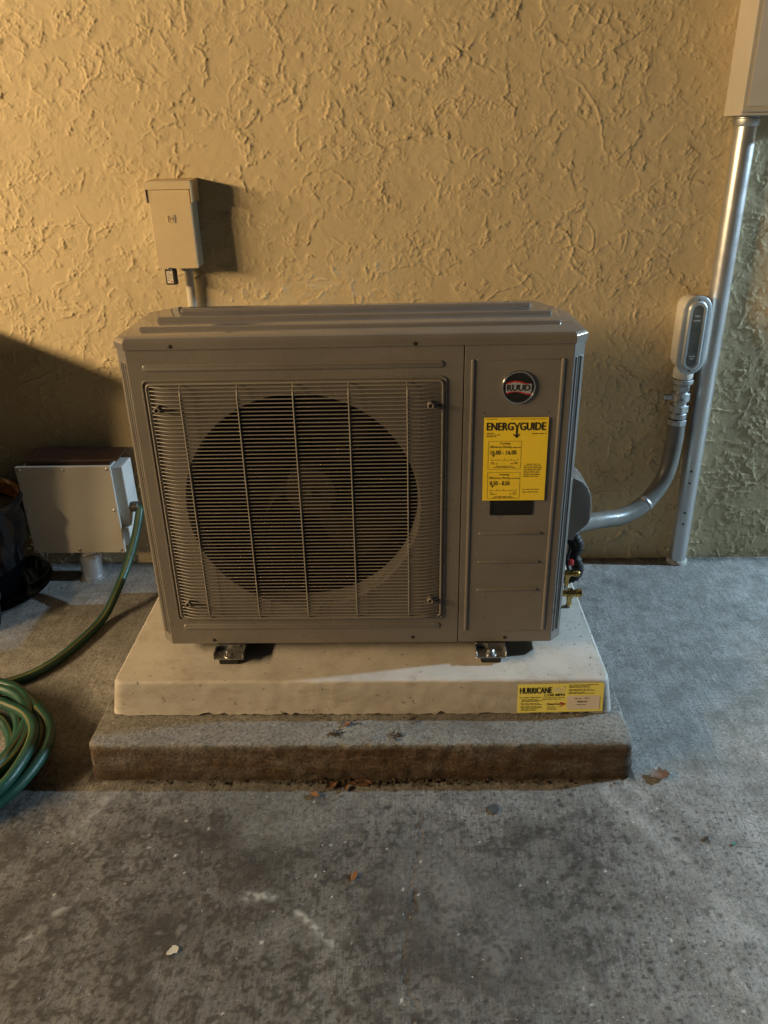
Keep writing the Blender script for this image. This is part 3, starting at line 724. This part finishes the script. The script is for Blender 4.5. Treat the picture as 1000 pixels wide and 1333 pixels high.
# mounting feet with bolts on rubber blocks
for xc in (-.312, .309):
    ft = MB().box(xc-.036, xc+.036, -.846, -.76, .2035, .2065, .001, 1).build('mounting_foot', 'zinc', HP)
    mb = MB(); mb.box(xc-.036, xc-.033, -.842, -.78, .2065, .2175, .0008, 1); mb.box(xc+.033, xc+.036, -.842, -.78, .2065, .2175, .0008, 1)
    mb.box(xc-.033, xc+.033, -.806, -.802, .2065, .2180, .0008, 1); mb.build('foot_flange', 'zinc', ft)
    mb = MB(); mb.lathe([(.014, 0), (.014, .002), (.009, .0022)], (xc, -.828, .2066), 'z', 24); mb.lathe([(.0085, .002), (.0085, .008), (.0065, .0095)], (xc, -.828, .2066), 'z', 6)
    mb.build('foot_bolt', 'zinc', ft)
    MB().box(xc-.024, xc+.024, -.842, -.76, .1875, .2032, .003, 2).build('rubber_block', 'rubber', ft)
for xc in (-.312, .309):
    ft = MB().box(xc-.036, xc+.036, -.52, -.45, .2035, .2065, .001, 1).build('mounting_foot', 'zinc', HP)
    MB().box(xc-.03, xc+.03, -.52, -.455, .1875, .2032, .003, 2).build('rubber_block', 'rubber', ft)
    MB().box(xc-.03, xc+.03, -.78, -.50, .2066, .2195, .001, 1).build('floor_rail', 'inner', HP)

# valve cover on the right flank
poly = [(.477, .572), (.518, .566), (.538, .556), (.553, .540), (.562, .518), (.566, .490), (.5665, .455), (.561, .440), (.545, .424), (.533, .412), (.529, .396), (.477, .396)]
mb = MB()
def ins(d): c = (.515, .485); return [(c[0]+(p[0]-c[0])*(1-d/.045) if p[0] > .48 else p[0], c[1]+(p[1]-c[1])*(1-d/.09)) for p in poly]
mb.loft([[(p[0], y, p[1]) for p in ins(d)] for d, y in ((.006, -.625), (.002, -.6235), (0, -.619), (0, -.53), (.004, -.526))])
mb.build('valve_cover', 'cabinet', HP, True, 35)
# service valves: brass bodies with caps
for z, y, xe, r in ((.288, -.60, .556, .0085), (.226, -.595, .568, .0110)):
    mb = MB(); mb.lathe([(r*.8, -.10), (r*.8, -.035), (r*1.25, -.034), (r*1.25, -.022), (r*.85, -.021), (r*.85, -.014), (r, -.013), (r, 0), (r*.8, .002)], (xe, y, z), 'x', 14)
    mb.lathe([(r*.62, -.034), (r*.62, -.012), (r*.78, -.011), (r*.78, .0)], (xe-.030, y-.004, z), 'z', 12)
    sv = mb.build('service_valve', 'brass', HP, True, 40)
    MB().lathe([(r*.7, -.044), (r*.75, -.043), (r*.75, -.034)], (xe-.030, y-.004, z), 'z', 12).build('valve_cap', 'zinc', sv, True, 40)
MB().lathe([(.0065, 0), (.0075, .004), (.0075, .012), (.005, .014)], (.532, -.607, .318), 'z', 12).build('red_cap', 'red', HP, True, 40)
rg = random.Random(4); pts = spline([(.525, -.58, .41), (.540, -.585, .385), (.552, -.575, .355), (.545, -.565, .325), (.556, -.57, .30), (.562, -.555, .265), (.545, -.54, .24), (.53, -.50, .225)], 10)
MB().tube(pts, [.0145*(1+.18*math.sin(i*1.9)+rg.uniform(-.06, .06)) for i in range(len(pts))], 12).build('insulated_pipe', 'black', HP, True)
MB().tube(spline([(.515, -.57, .40), (.530, -.59, .36), (.522, -.60, .33), (.528, -.605, .30)], 6), .004, 8).build('copper_pipe', 'black', HP, True)

# pad sticker (belongs to the pad; lies on its sloping front face)
sl = Vector((0, .012, .0885)).normalized(); ou = Vector((1, 0, .022)).normalized(); nn = ou.cross(sl) * 1
if nn.y > 0: nn = -nn
PS = Sheet((.364, -.9190, .1035), ou, sl, nn); W2, H2 = .196, .0735
mb = MB(); PS.rect(mb, 0, 0, W2, H2, .001); PS.rect(mb, 0, 0, W2, H2, .0006); mb.f[-1] = tuple(reversed(mb.f[-1]))
pst = PS.build(mb, 'pad_sticker', 'yellow2', pad); pst['label'] = 'yellow printed sticker on the front of the pad'
h = .0014; rg = random.Random(21)
mb = MB(); PS.heavy(mb, 'HURRICANE', .0050, .0500, .0655, h, .0775, .0006)
PS.text(mb, '\u2264150 MPH', .0600, .0415, .0485, h, .1070, .03); PS.text(mb, 'DiversiTech', .0680, .0185, .0245, h, .1010, .03)
PS.build(mb, 'lettering', 'ink', pst)
mb = MB(); PS.text(mb, 'PAD', .0810, .0510, .0650, h, .1060, .02, .15); PS.build(mb, 'pale_lettering', 'paleink', pst)
mb = MB()
PS.micro(mb, .004, .055, .0390, .0022, h, rg); PS.micro(mb, .058, .108, .0370, .0018, h, rg); PS.micro(mb, .058, .100, .0335, .0018, h, rg)
for b in (.0345, .0312, .0285, .0230, .0200, .0150, .0120, .0088, .0055): PS.micro(mb, .006 if b in (.023, .015) else .009, rg.uniform(.042, .060), b, .0019, h, rg)
for b in (.0135, .0100, .0065): PS.micro(mb, .068, rg.uniform(.082, .094), b, .0017, h, rg)
for b in (.0690, .0660, .0630, .0575, .0545, .0500, .0470): PS.micro(mb, .116, rg.uniform(.150, .184), b, .0019, h, rg)
PS.micro(mb, .106, .109, .065, .002, h, rg)
PS.build(mb, 'small_print', 'ink', pst)['kind'] = 'stuff'
mb = MB(); PS.poly(mb, [(.0985, .0265), (.1120, .0215), (.0935, .0110), (.1040, .0205)], h); PS.poly(mb, [(.0985, .0265), (.1040, .0205), (.0960, .0225)], h+.0001); PS.build(mb, 'red_arrow', 'red', pst)
mb = MB(); PS.rect(mb, .1135, .0065, .1880, .0420, .0018); lp = PS.build(mb, 'pale_patch', 'palesticker', pst)
mb = MB(); PS.micro(mb, .130, .146, .0335, .0022, .0022, rg); PS.micro(mb, .152, .164, .0350, .002, .0022, rg); PS.text(mb, '0000-07', .136, .0245, .0285, .0022, .160, .02); PS.micro(mb, .136, .160, .0185, .0016, .0022, rg)
PS.build(mb, 'patch_print', 'ink', pst)['kind'] = 'stuff'

# ------------------------------------------------------------------ disconnect box on the wall
DB = thing('disconnect_box', 'small stucco-coloured electrical disconnect box with hood on the wall', 'electrical box', (-.518, 0, .988))
x0, x1, zb, zt, yd = -.574, -.462, .990, 1.215, -.092
mb = MB(); mb.box(x0+.003, x1-.003, yd+.012, -.001, zb, zt-.004, .002, 2); body = mb.build('body', 'coollit', DB)
# cover door, slightly wider than the body
mb = MB(); mb.box(x0, x1+.001, yd-.002, yd+.0115, zb+.001, zt-.019, .0015, 2); dr = mb.build('door', 'wallbox', DB)
mb = MB(); mb.extrude([(yd-.006, zt-.018), (yd-.006, zt-.002), (yd-.002, zt+.002), (.0, zt+.006), (.0, zt+.002), (yd+.012, zt-.003), (yd+.012, zt-.018)], x0-.004, x1+.004, 'x')
mb.extrude([(yd-.006, zt-.052), (yd-.006, zt-.002), (-.004, zt+.003), (-.004, zt-.052)], x1+.0042, x1+.0062, 'x')
mb.extrude([(yd-.006, zt-.052), (yd-.006, zt-.002), (-.004, zt+.003), (-.004, zt-.052)], x0-.0062, x0-.0042, 'x')
hood = mb.build('hood', 'wallbox', DB); hood['label'] = 'rain hood over the door'
mb = MB()
for r0, r1 in ((.0100, .0076), (.0050, .0026)):
    e = MB(); 
    for a0, b0, a1, b1 in ((-r0, -r0, r0, -r1), (-r0, r1, r0, r0), (-r0, -r1, -r1, r1), (r1, -r1, r0, r1)):
        mb.box(-.519+a0, -.519+a1, yd-.0046, yd-.0018, 1.123+b0, 1.123+b1)
mb.build('square_emblem', 'wallbox', dr)
mb = MB(); mb.box(-.545, -.535, yd-.004, yd-.0005, zb-.004, zb+.004, .0008, 1); mb.tube(spline([(-.548, yd+.002, zb-.003), (-.546, yd-.006, zb+.0005), (-.540, yd-.007, zb+.003), (-.533, yd-.004, zb+.003)], 4), .0015, 6)
mb.build('hasp', 'zinc', DB)
tg = MB().box(-.5625, -.531, -.075, -.056, .944, .9865, .003, 2).build('hanging_tag', 'black', DB); tg['label'] = 'black plug-like tag with a white sticker'
S2 = Sheet((-.5575, -.0752, .949), (1, 0, -.02), (0, 0, 1), (0, -1, 0)); mb = MB(); S2.rect(mb, 0, 0, .017, .033, .0004); ts = S2.build(mb, 'tag_sticker', 'palesticker', tg)
mb = MB(); rg = random.Random(9)
for i in range(6): S2.micro(mb, .002, rg.uniform(.010, .015), .028-.0042*i, .0018, .0008, rg)
S2.build(mb, 'tag_print', 'ink', tg)['kind'] = 'stuff'
mb = MB(); S2.rect(mb, .010, .003, .015, .006, .0008); S2.build(mb, 'tag_mark', 'red', tg)
cd_ = MB().tube([(-.508, -.024, .9905), (-.508, -.024, .40)], .0125, 16).build('conduit', 'utilbox', DB, True, 40); cd_['label'] = 'painted conduit running down behind the heat pump'
MB().lathe([(.019, .9765), (.020, .978), (.020, .9895)], (-.508, -.024, 0), 'z', 18).build('conduit_collar', 'coollit', DB, True, 40)

# ------------------------------------------------------------------ right: tall conduit, service box, elbow fitting, flexible conduit
TC = thing('metal_conduit', 'thick silvery metal conduit rising from the floor along the wall', 'conduit', (1.024, -.032, 0))
MB().tube([(1.024, -.032, -.005), (1.024, -.032, .45), (1.024, -.032, .9), (1.024, -.032, 1.36)], .0285, 28).build('pipe', 'galv', TC, True, 50)
MB().lathe([(.0325, 1.318), (.034, 1.32), (.034, 1.335), (.0315, 1.337), (.0315, 1.3415)], (1.024, -.032, 0), 'z', 28).build('collar', 'castal', TC, True, 40)
for z in (.155, .195, .30, .34):
    MB().lathe([(.004, 0), (.003, .003)], (1.016, -.0590, z), 'y', 8).build('set_screw', 'inner', TC)
MB().lathe([(.0325, 0), (.0325, .012), (.0295, .016)], (1.024, -.032, 0), 'z', 28).build('foot_sealant', 'pebble', TC, True, 40)
UB = thing('service_enclosure', 'beige metal service box above the tall conduit', 'electrical box', (1.12, -.06, 1.342))
MB().box(.972, 1.30, -.118, -.001, 1.342, 2.05, .003, 2).build('body', 'utilbox', UB)
cv = MB().box(.968, 1.304, -.131, -.1185, 1.350, 2.06, .003, 2).build('cover', 'utilbox', UB)
MB().box(.980, 1.292, -.1335, -.1312, 1.362, 2.045, .002, 2).build('cover_panel', 'utilbox', cv)

EL = thing('conduit_body', 'cast conduit elbow with oval metal cover beside the tall conduit', 'conduit fitting', (.952, -.045, .648))
mb = MB()
def olb(d): return rrect(.914+d, .986-d, .668+d, .882-d, .034-d, 8)
inset_loft(mb, [(.008, -.002), (.001, -.012), (0, -.020), (0, -.070), (.002, -.0755)], olb)
mb.lathe([(.028, .640), (.030, .643), (.030, .664), (.026, .674), (.024, .70)], (.952, -.040, 0), 'z', 24)
eb = mb.build('body', 'whitepaint', EL, True, 45)
mb = MB()
def ocv(d): return rrect(.9125+d, .9925-d, .660+d, .888-d, .0399-d, 12)
inset_loft(mb, [(0, -.0757), (0, -.0795), (.0012, -.0806), (.0125, -.0806), (.0150, -.0860), (.0175, -.0880), (.0205, -.0880), (.0228, -.0868), (.0238, -.0866)], ocv)
ec = mb.build('cover', 'alcover', EL, True, 45)
mb = MB(); inset_loft(mb, [(.0255, -.0862), (.0255, -.0870), (.0262, -.0872)], ocv); mb.build('cover_inset', 'darkal', ec)
for z in (.673, .875): MB().lathe([(.0035, 0), (.0035, .0015), (.0015, .0022)], (.952, -.0813, z), 'y', 12).build('cover_screw', 'inner', ec)
S3 = Sheet((.952, -.0847, .774), (1, 0, 0), (0, 0, 1), (0, -1, 0)); mb = MB()
for z, a in ((.058, .007), (.045, .009), (-.058, .009), (-.065, .006)):
    mb.box(.952-a, .952+a, -.0884, -.0870, .774+z-.002, .774+z+.002, .0006, 1)
mb.build('cast_marks', 'alcover', ec)

FX = thing('flexible_conduit', 'grey flexible conduit curving from the elbow fitting to behind the unit', 'conduit', (.95, -.05, .40))
mb = MB(); c0 = (.952, -.045)
mb.lathe([(.021, .52), (.021, .640)], (*c0, 0), 'z', 20)
for zz, hh, r, n in ((.624, .014, .031, 20), (.602, .018, .026, 6), (.570, .026, .0275, 20), (.536, .022, .030, 8), (.514, .018, .026, 20), (.494, .018, .0295, 8)):
    mb.lathe([(r*.92, 0), (r, .002), (r, hh-.002), (r*.92, hh)], (*c0, zz), 'z', n)
mb.lathe([(.012, 0), (.013, .002), (.013, .016), (.009, .018)], (.945, -.072, .578), 'y', 12)
mb.lathe([(.008, 0), (.008, .018), (.0055, .02)], (.919, -.046, .582), 'x', 10); mb.box(.900, .926, -.055, -.040, .574, .590, .002, 1)
cp = mb.build('coupling', 'castal', FX, True, 35)
pts = spline([(.952, -.045, .50), (.952, -.048, .44), (.938, -.062, .345), (.905, -.082, .285), (.855, -.110, .245), (.790, -.142, .226), (.715, -.185, .236), (.64, -.25, .258), (.55, -.345, .285), (.46, -.43, .30), (.42, -.476, .305)], 12)
MB().tube(pts, .0262, 20).build('hose', 'flex', FX, True)
MB().tube([pts[44]+Vector((0, 0, 0)), pts[45], pts[46]], .0268, 20).build('sleeve_band', 'castal', FX, True)

# ------------------------------------------------------------------ left: utility box on a pipe, pots, hose
GB = thing('utility_box', 'grey square utility box with screwed cover on a short pipe by the wall', 'electrical box', (-.935, -.10, 0))
mb = MB(); mb.box(-1.079, -.801, -.139, -.040, .128, .412, .004, 2); gb = mb.build('body', 'greybox', GB)
cvr = MB().box(-1.088, -.791, -.150, -.1395, .119, .421, .003, 2).build('cover', 'greybox', GB)
for x, z in ((-1.076, .410), (-.938, .410), (-.803, .410), (-1.076, .270), (-.803, .270), (-1.076, .130), (-.938, .130), (-.803, .130)):
    MB().lathe([(.0045, 0), (.0042, .0018), (.002, .003)], (x, -.1502, z), 'y', 12).build('cover_screw', 'zinc', cvr, True, 50)
mb = MB(); mb.box(-1.072, -.772, -.134, -.022, .4285, .435, .002, 2); mb.box(-1.06, -.80, -.130, -.04, .4122, .4282); tb = mb.build('top_board', 'brown', GB); tb['label'] = 'dark brown board lying over the top of the box'
mb = MB(); mb.box(-.8005, -.765, -.120, -.035, .20, .405, .004, 2); mb.box(-.8005, -.775, -.125, -.045, .13, .198, .004, 2); side = mb.build('side_fitting', 'whiteplastic', GB); side['label'] = 'pale plastic fitting on the right side'
MB().lathe([(.012, 0), (.017, .003), (.017, .022), (.012, .026)], (-.764, -.105, .262), 'x', 16).build('hose_outlet', 'fixture', GB, True, 40)
mb = MB(); mb.lathe([(.040, -.002), (.040, .006), (.034, .008), (.034, .070), (.038, .072), (.038, .092), (.031, .094), (.031, .1275)], (-.938, -.092, 0), 'z', 28)
mb.build('pipe_leg', 'galv', GB, True, 35)
PT = thing('glazed_pot', 'dark glossy plant pot with painted amber rim reflection at the left edge', 'pot', (-1.262, -.21, 0))
mb = MB(); mb.lathe([(.118, .022), (.126, .03), (.150, .10), (.175, .19), (.184, .26), (.180, .305), (.189, .318), (.193, .330), (.189, .340), (.182, .342), (.176, .335), (.172, .28)], (-1.262, -.21, 0), 'z', 48, True, False)
pt = mb.build('pot_wall', 'blackgloss', PT, True, 50)
mb = MB(); mb.lathe([(.1815, .3415), (.1745, .3365), (.171, .325), (.169, .29)], (-1.262, -.21, 0), 'z', 48, False, False); mb.build('rim_reflection', 'amber', PT, True)  # amber reflection on the rim, painted as its colour
MB().lathe([(.170, .285), (.10, .292), (.0, .295)], (-1.262, -.21, 0), 'z', 32, False, False).build('soil', 'soil', PT, True)
sc_ = MB().lathe([(.15, .001), (.185, .004), (.212, .026), (.216, .030), (.211, .032), (.182, .012), (.0, .010)], (-1.262, -.195, 0), 'z', 48, True, False).build('pot_saucer', 'blackgloss', None, True, 50)
tag(sc_, 'dark glossy saucer under the glazed pot', 'saucer')
mb = MB(); mb.lathe([(.050, .0), (.060, .002), (.066, .03), (.072, .085), (.078, .088), (.079, .1), (.075, .103), (.069, .1), (.062, .01)], (-1.178, -.395, 0), 'z', 32, True, False)
npot = mb.build('nursery_pot', 'black', None, True, 40); tag(npot, 'small black plastic pot at the left edge in front of the saucer', 'pot')

# garden hose: coil and the run up to the utility box
mb = MB(); rg = random.Random(8); pts = []
cx, cy = -1.010, -.965
run = [(-.752, -.105, .262), (-.738, -.108, .255), (-.738, -.125, .235), (-.745, -.165, .185), (-.762, -.235, .115), (-.782, -.315, .060), (-.803, -.375, .020), (-.829, -.475, .0125), (-.868, -.585, .0125), (-.925, -.660, .013), (-1.02, -.705, .013), (-1.13, -.74, .013), (-1.225, -.82, .013)]
R0 = [(.272, .013), (.238, .013), (.206, .014), (.176, .013), (.208, .037), (.243, .038), (.268, .038), (.232, .060), (.200, .058), (.255, .062)]
ang0 = math.pi*.86; loops = []
nseg = 14
for k in range(len(R0)-1):
    for j in range(nseg):
        t = j/nseg; r = R0[k][0]*(1-t)+R0[k+1][0]*t; z = R0[k][1]*(1-t)+R0[k+1][1]*t
        a = ang0+2*math.pi*t+2*math.pi*k
        sq = 1+.05*math.sin(2*a+k*1.3); loops.append((cx+r*math.cos(a)*1.0*sq+.010*math.sin(k*2.1), cy+r*math.sin(a)*.97/sq+.012*math.cos(k*1.7), z+.004*math.sin(a*3+k)))
tail = [(-.735, -.99, .060), (-.735, -1.06, .040), (-.775, -1.13, .022), (-.86, -1.19, .0135), (-.98, -1.22, .0125), (-1.10, -1.21, .0125)]
path = spline(run+loops, 4)
mb.tube(path, .0130, 14, True, stripe=(1,))
hs = mb.build('garden_hose', ['hose', 'hosestripe'], None, True)
tag(hs, 'green garden hose coiled on the floor and running up to the utility box', 'hose')
mb = MB(); mb.tube(spline([(-.80, -.84, .060), (-.742, -.91, .064), (-.722, -.98, .062), (-.733, -1.05, .050), (-.765, -1.11, .036), (-.83, -1.17, .018), (-.93, -1.21, .0135), (-1.06, -1.215, .0125), (-1.2, -1.16, .0125)], 8), .0130, 14, True, stripe=(1,))
h2 = mb.build('hose_end', ['hose', 'hosestripe'], hs, True)
mb = MB(); mb.tube(spline([(-.90, -.82, .060), (-.81, -.88, .072), (-.757, -.96, .078), (-.754, -1.06, .070), (-.785, -1.125, .055), (-.85, -1.165, .040), (-.95, -1.185, .038), (-1.08, -1.16, .038)], 8), .0130, 14, True, stripe=(1,))
mb.build('hose_end', ['hose', 'hosestripe'], hs, True)

# ------------------------------------------------------------------ litter
def leaf_mesh(name, L, Wd, seed, curl=.25):
    r = random.Random(seed); mb = MB(); n = 9; top = []
    for i in range(n+1):
        t = i/n; wv_ = Wd*math.sin(math.pi*min(1, t*.96+.02))**.8*(1+r.uniform(-.3, .3))
        for s_ in (-1, -.5, 0, .5, 1):
            top.append(((t-.5)*L, s_*wv_*.5, curl*L*((t-.5)**2)+abs(s_)*wv_*curl*.8+r.uniform(0, .002)))
    f = [(i*5+j, i*5+j+1, (i+1)*5+j+1, (i+1)*5+j) for i in range(n) for j in range(4)]
    N = len(top); bot = [(x, y, z-.0006) for x, y, z in top]
    mb.add(top+bot, f+[tuple(N+v for v in reversed(q)) for q in f]); return mb
def leaf(label, m, x, y, z, L, Wd, rz, seed, curl=.25, name='dead_leaf', cat='leaf', group=None, tilt=0):
    o = leaf_mesh(name, L, Wd, seed, curl).build(name, m, None, True); o.location = (x, y, z+.0012); o.rotation_euler = (tilt, 0, rz); tag(o, label, cat, group); return o
leaf('curled brown dead leaf on the floor by the right end of the slab', 'leaf', .676, -1.018, .002, .045, .032, .3, 1, .35)
leaf('small orange brown leaf scrap on the open floor near the middle', 'leaf2', .001, -1.282, .001, .024, .012, 1.3, 2, .2)
leaf('flat long brown leaf lying against the foot of the slab', 'leaf', .005, -1.036, .001, .055, .018, .05, 3, .12)
leaf('crumpled brown leaf at the foot of the slab left of the long leaf', 'leaf', -.062, -1.046, .001, .030, .018, .7, 4, .4)
leaf('dark curled leaf lying a little out from the slab foot', 'leaf2', -.098, -1.072, .001, .026, .014, -.3, 5, .4)
leaf('brown leaf bit beside the crumpled leaf at the slab foot', 'leaf', -.030, -1.052, .001, .022, .012, 1.2, 6, .4)
leaf('small brown leaf on the slab under the pad edge', 'leaf2', -.030, -.955, .099, .020, .012, .9, 8, .3)
mb = leaf_mesh('pale_flake', .023, .018, 12, .08); o = mb.build('pale_flake', 'chip', None, True); o.location = (-.317, -1.439, .0015); o.rotation_euler.z = .7; tag(o, 'pale flake of plaster on the floor at lower left', 'flake')
o = MB().lathe([(.0125, .0004), (.0135, .001), (.0135, .0022), (.0128, .0028), (.0, .0028)], (.294, -1.111, .0004), 'z', 28, True, False).build('metal_disc', 'slug', None, True, 40); tag(o, 'round dark grey metal disc lying on the floor', 'disc')
leaf('tiny teal green scrap on the floor at the right edge', 'teal', .770, -1.204, .001, .010, .006, .4, 14, .3, 'plastic_scrap', 'scrap')
leaf('tiny black fleck on the floor right of centre', 'soil', .720, -1.190, .001, .012, .008, .9, 15, .3, 'bark_fleck', 'bark')

def clump(mb, x, y, z, sx, sy, n, rg, s0=.002, s1=.007, flat=.5):
    for i in range(n):
        a, b = rg.gauss(0, 1), rg.gauss(0, 1); px_, py_ = x+a*sx, y+b*sy; s_ = rg.uniform(s0, s1)
        ax = [Vector((rg.gauss(0, 1), rg.gauss(0, 1), rg.gauss(0, 1)*flat)).normalized() for _ in range(2)]; nz = ax[0].cross(ax[1])
        if nz.length < .2: continue
        nz.normalize(); c = Vector((px_, py_, z+s_*.35+rg.uniform(0, s_*.6)))
        mb.add([c+ax[0]*s_, c+ax[1]*s_*.7, c-ax[0]*s_*.8, c-ax[1]*s_*.6, c+nz*s_*.35, c-nz*s_*.35], [(0, 1, 4), (1, 2, 4), (2, 3, 4), (3, 0, 4), (1, 0, 5), (2, 1, 5), (3, 2, 5), (0, 3, 5)])
rg = random.Random(77)
mb = MB()
for x, n in ((-.07, 60), (-.02, 40), (.05, 45), (.11, 45), (.19, 30), (.26, 14), (-.16, 12), (-.30, 14), (-.45, 10), (.4, 12), (.52, 8)): clump(mb, x, -1.032, 0, .03, .005, n, rg)
tag(mb.build('leaf_litter', 'soil'), 'dark wet leaf litter along the foot of the slab', 'litter', kind='stuff')
mb = MB()
for x, y, n, s_ in ((-.052, -.984, 60, .011), (.083, -.990, 45, .010), (-.03, -.945, 24, .015), (-.08, -.93, 18, .02), (.12, -.935, 10, .01)): clump(mb, x, y, .098, s_, s_*.5, n, rg, .0015, .0045)
tag(mb.build('dirt_clumps', 'soil'), 'crumbs of dark dirt on top of the concrete slab', 'dirt', kind='stuff')
mb = MB()
for i in range(170): clump(mb, rg.uniform(-.8, .95), rg.uniform(-1.65, -1.04), 0, .004, .004, 1, rg, .0008, .0026)
for i in range(40): clump(mb, rg.uniform(-.58, .6), rg.uniform(-1.005, -.94), .098, .004, .004, 1, rg, .0008, .0022)
for i in range(10): clump(mb, rg.gauss(-.305, .02), -1.035, 0, .004, .004, 1, rg, .001, .003)
for x, y in ((.625, -.93), (.66, -.98), (.60, -1.04)): clump(mb, x, y, 0, .006, .006, 5, rg, .0015, .004)
tag(mb.build('loose_grit', 'pebble'), 'pale grit scattered over the floor and slab', 'grit', kind='stuff')
mb = MB()
for i in range(70): clump(mb, rg.uniform(-.8, 1.2), rg.uniform(-1.6, -.1), 0, .004, .004, 1, rg, .001, .003)
for i in range(90): clump(mb, rg.uniform(.6, 1.5), -.012-abs(rg.gauss(0, .012)), 0, .003, .002, 1, rg, .001, .004)
for i in range(26): clump(mb, rg.uniform(.48, .57), rg.uniform(-.88, -.62), .187, .004, .004, 1, rg, .001, .003)
for i in range(10): clump(mb, rg.uniform(-.55, .45), rg.uniform(-.89, -.83), .187, .004, .004, 1, rg, .0008, .002)
tag(mb.build('dark_crumbs', 'soil'), 'dark crumbs scattered over floor and pad', 'crumbs', kind='stuff')

# ------------------------------------------------------------------ out of frame: bin added to cast the shadow on the left wall, the two lamps of the place
BN = thing('shade_bin', 'unseen dark bin added to cast the shadow on the left wall', 'bin', (-1.66, -.42, 0))
mb = MB(); mb.loft([[(x*k-1.66, y*k-.42, z) for x, y in ((-.27, -.27), (.27, -.27), (.27, .27), (-.27, .27))] for k, z in ((.78, .04), (1, .86), (1.05, .862), (1.05, .885))]); mb.build('bin_body', 'bin', BN)
MB().box(-1.95, -1.37, -.71, -.13, .886, .915, .01, 2).build('bin_lid', 'bin', BN)
for y in (-.62, -.22): MB().lathe([(.09, -.02), (.1, -.015), (.1, .015), (.09, .02)], (-1.90, y, .1), 'y', 24).build('wheel', 'rubber', BN, True, 40)

wx, wyw, wz = WARM_LAMP; wys = [q[0] for q in wyw]
LMP = thing('patio_lamp', 'warm seven-bulb bar lamp hanging left of the picture', 'lamp', (wx, -1.65, wz))
MB().tube([(wx-.10, wys[0]+.25, wz+.05), (wx-.10, wys[-1]-.25, wz+.05)], .02, 12).build('bar', 'fixture', LMP, True, 40)
for y in (wys[0]+.15, wys[-1]-.15): MB().tube([(wx-.10, y, wz+.06), (wx-.10, y, wz+1.0)], .008, 8).build('hanger', 'fixture', LMP)
for y, ww in wyw:
    MB().lathe([(.03, -.10), (.035, -.07), (.075, -.045), (.078, -.045), (.038, -.075), (.0, -.075)], (wx, y, wz), 'x', 24, True, False).build('shade', 'fixture', LMP, True, 40)
    MB().lathe([(.034, -.074), (.034, -.066), (.0, -.062)], (wx, y, wz), 'x', 20, True, False).build('bulb', 'warmlens', LMP, True)
    ld = bpy.data.lights.new('warm_bulb', 'POINT'); ld.energy = ww; ld.color = (1.0, .715, .385); ld.shadow_soft_size = .11
    lo = bpy.data.objects.new('warm_bulb', ld); COL.objects.link(lo); lo.location = (wx, y, wz); lo.parent = LMP; lo.matrix_parent_inverse = Matrix.Translation(-Vector(LMP.location))
(cx, cy, cz), cw = COOL_LAMP
CL = thing('flood_lamp', 'cool white flood lamp on the wall right of the picture', 'lamp', (cx+.12, -.03, cz))
MB().box(cx+.07, cx+.16, -.20, -.012, cz-.02, cz+.12, .008, 2).build('housing', 'fixture', CL)
MB().box(cx+.064, cx+.0695, -.19, -.05, cz-.005, cz+.105, .002, 2).build('lens', 'coollens', CL)
ld = bpy.data.lights.new('cool_flood', 'POINT'); ld.energy = cw; ld.color = (.54, .79, 1.0); ld.shadow_soft_size = .05
lo = bpy.data.objects.new('cool_flood', ld); COL.objects.link(lo); lo.location = (cx, cy, cz); lo.parent = CL; lo.matrix_parent_inverse = Matrix.Translation(-Vector(CL.location))
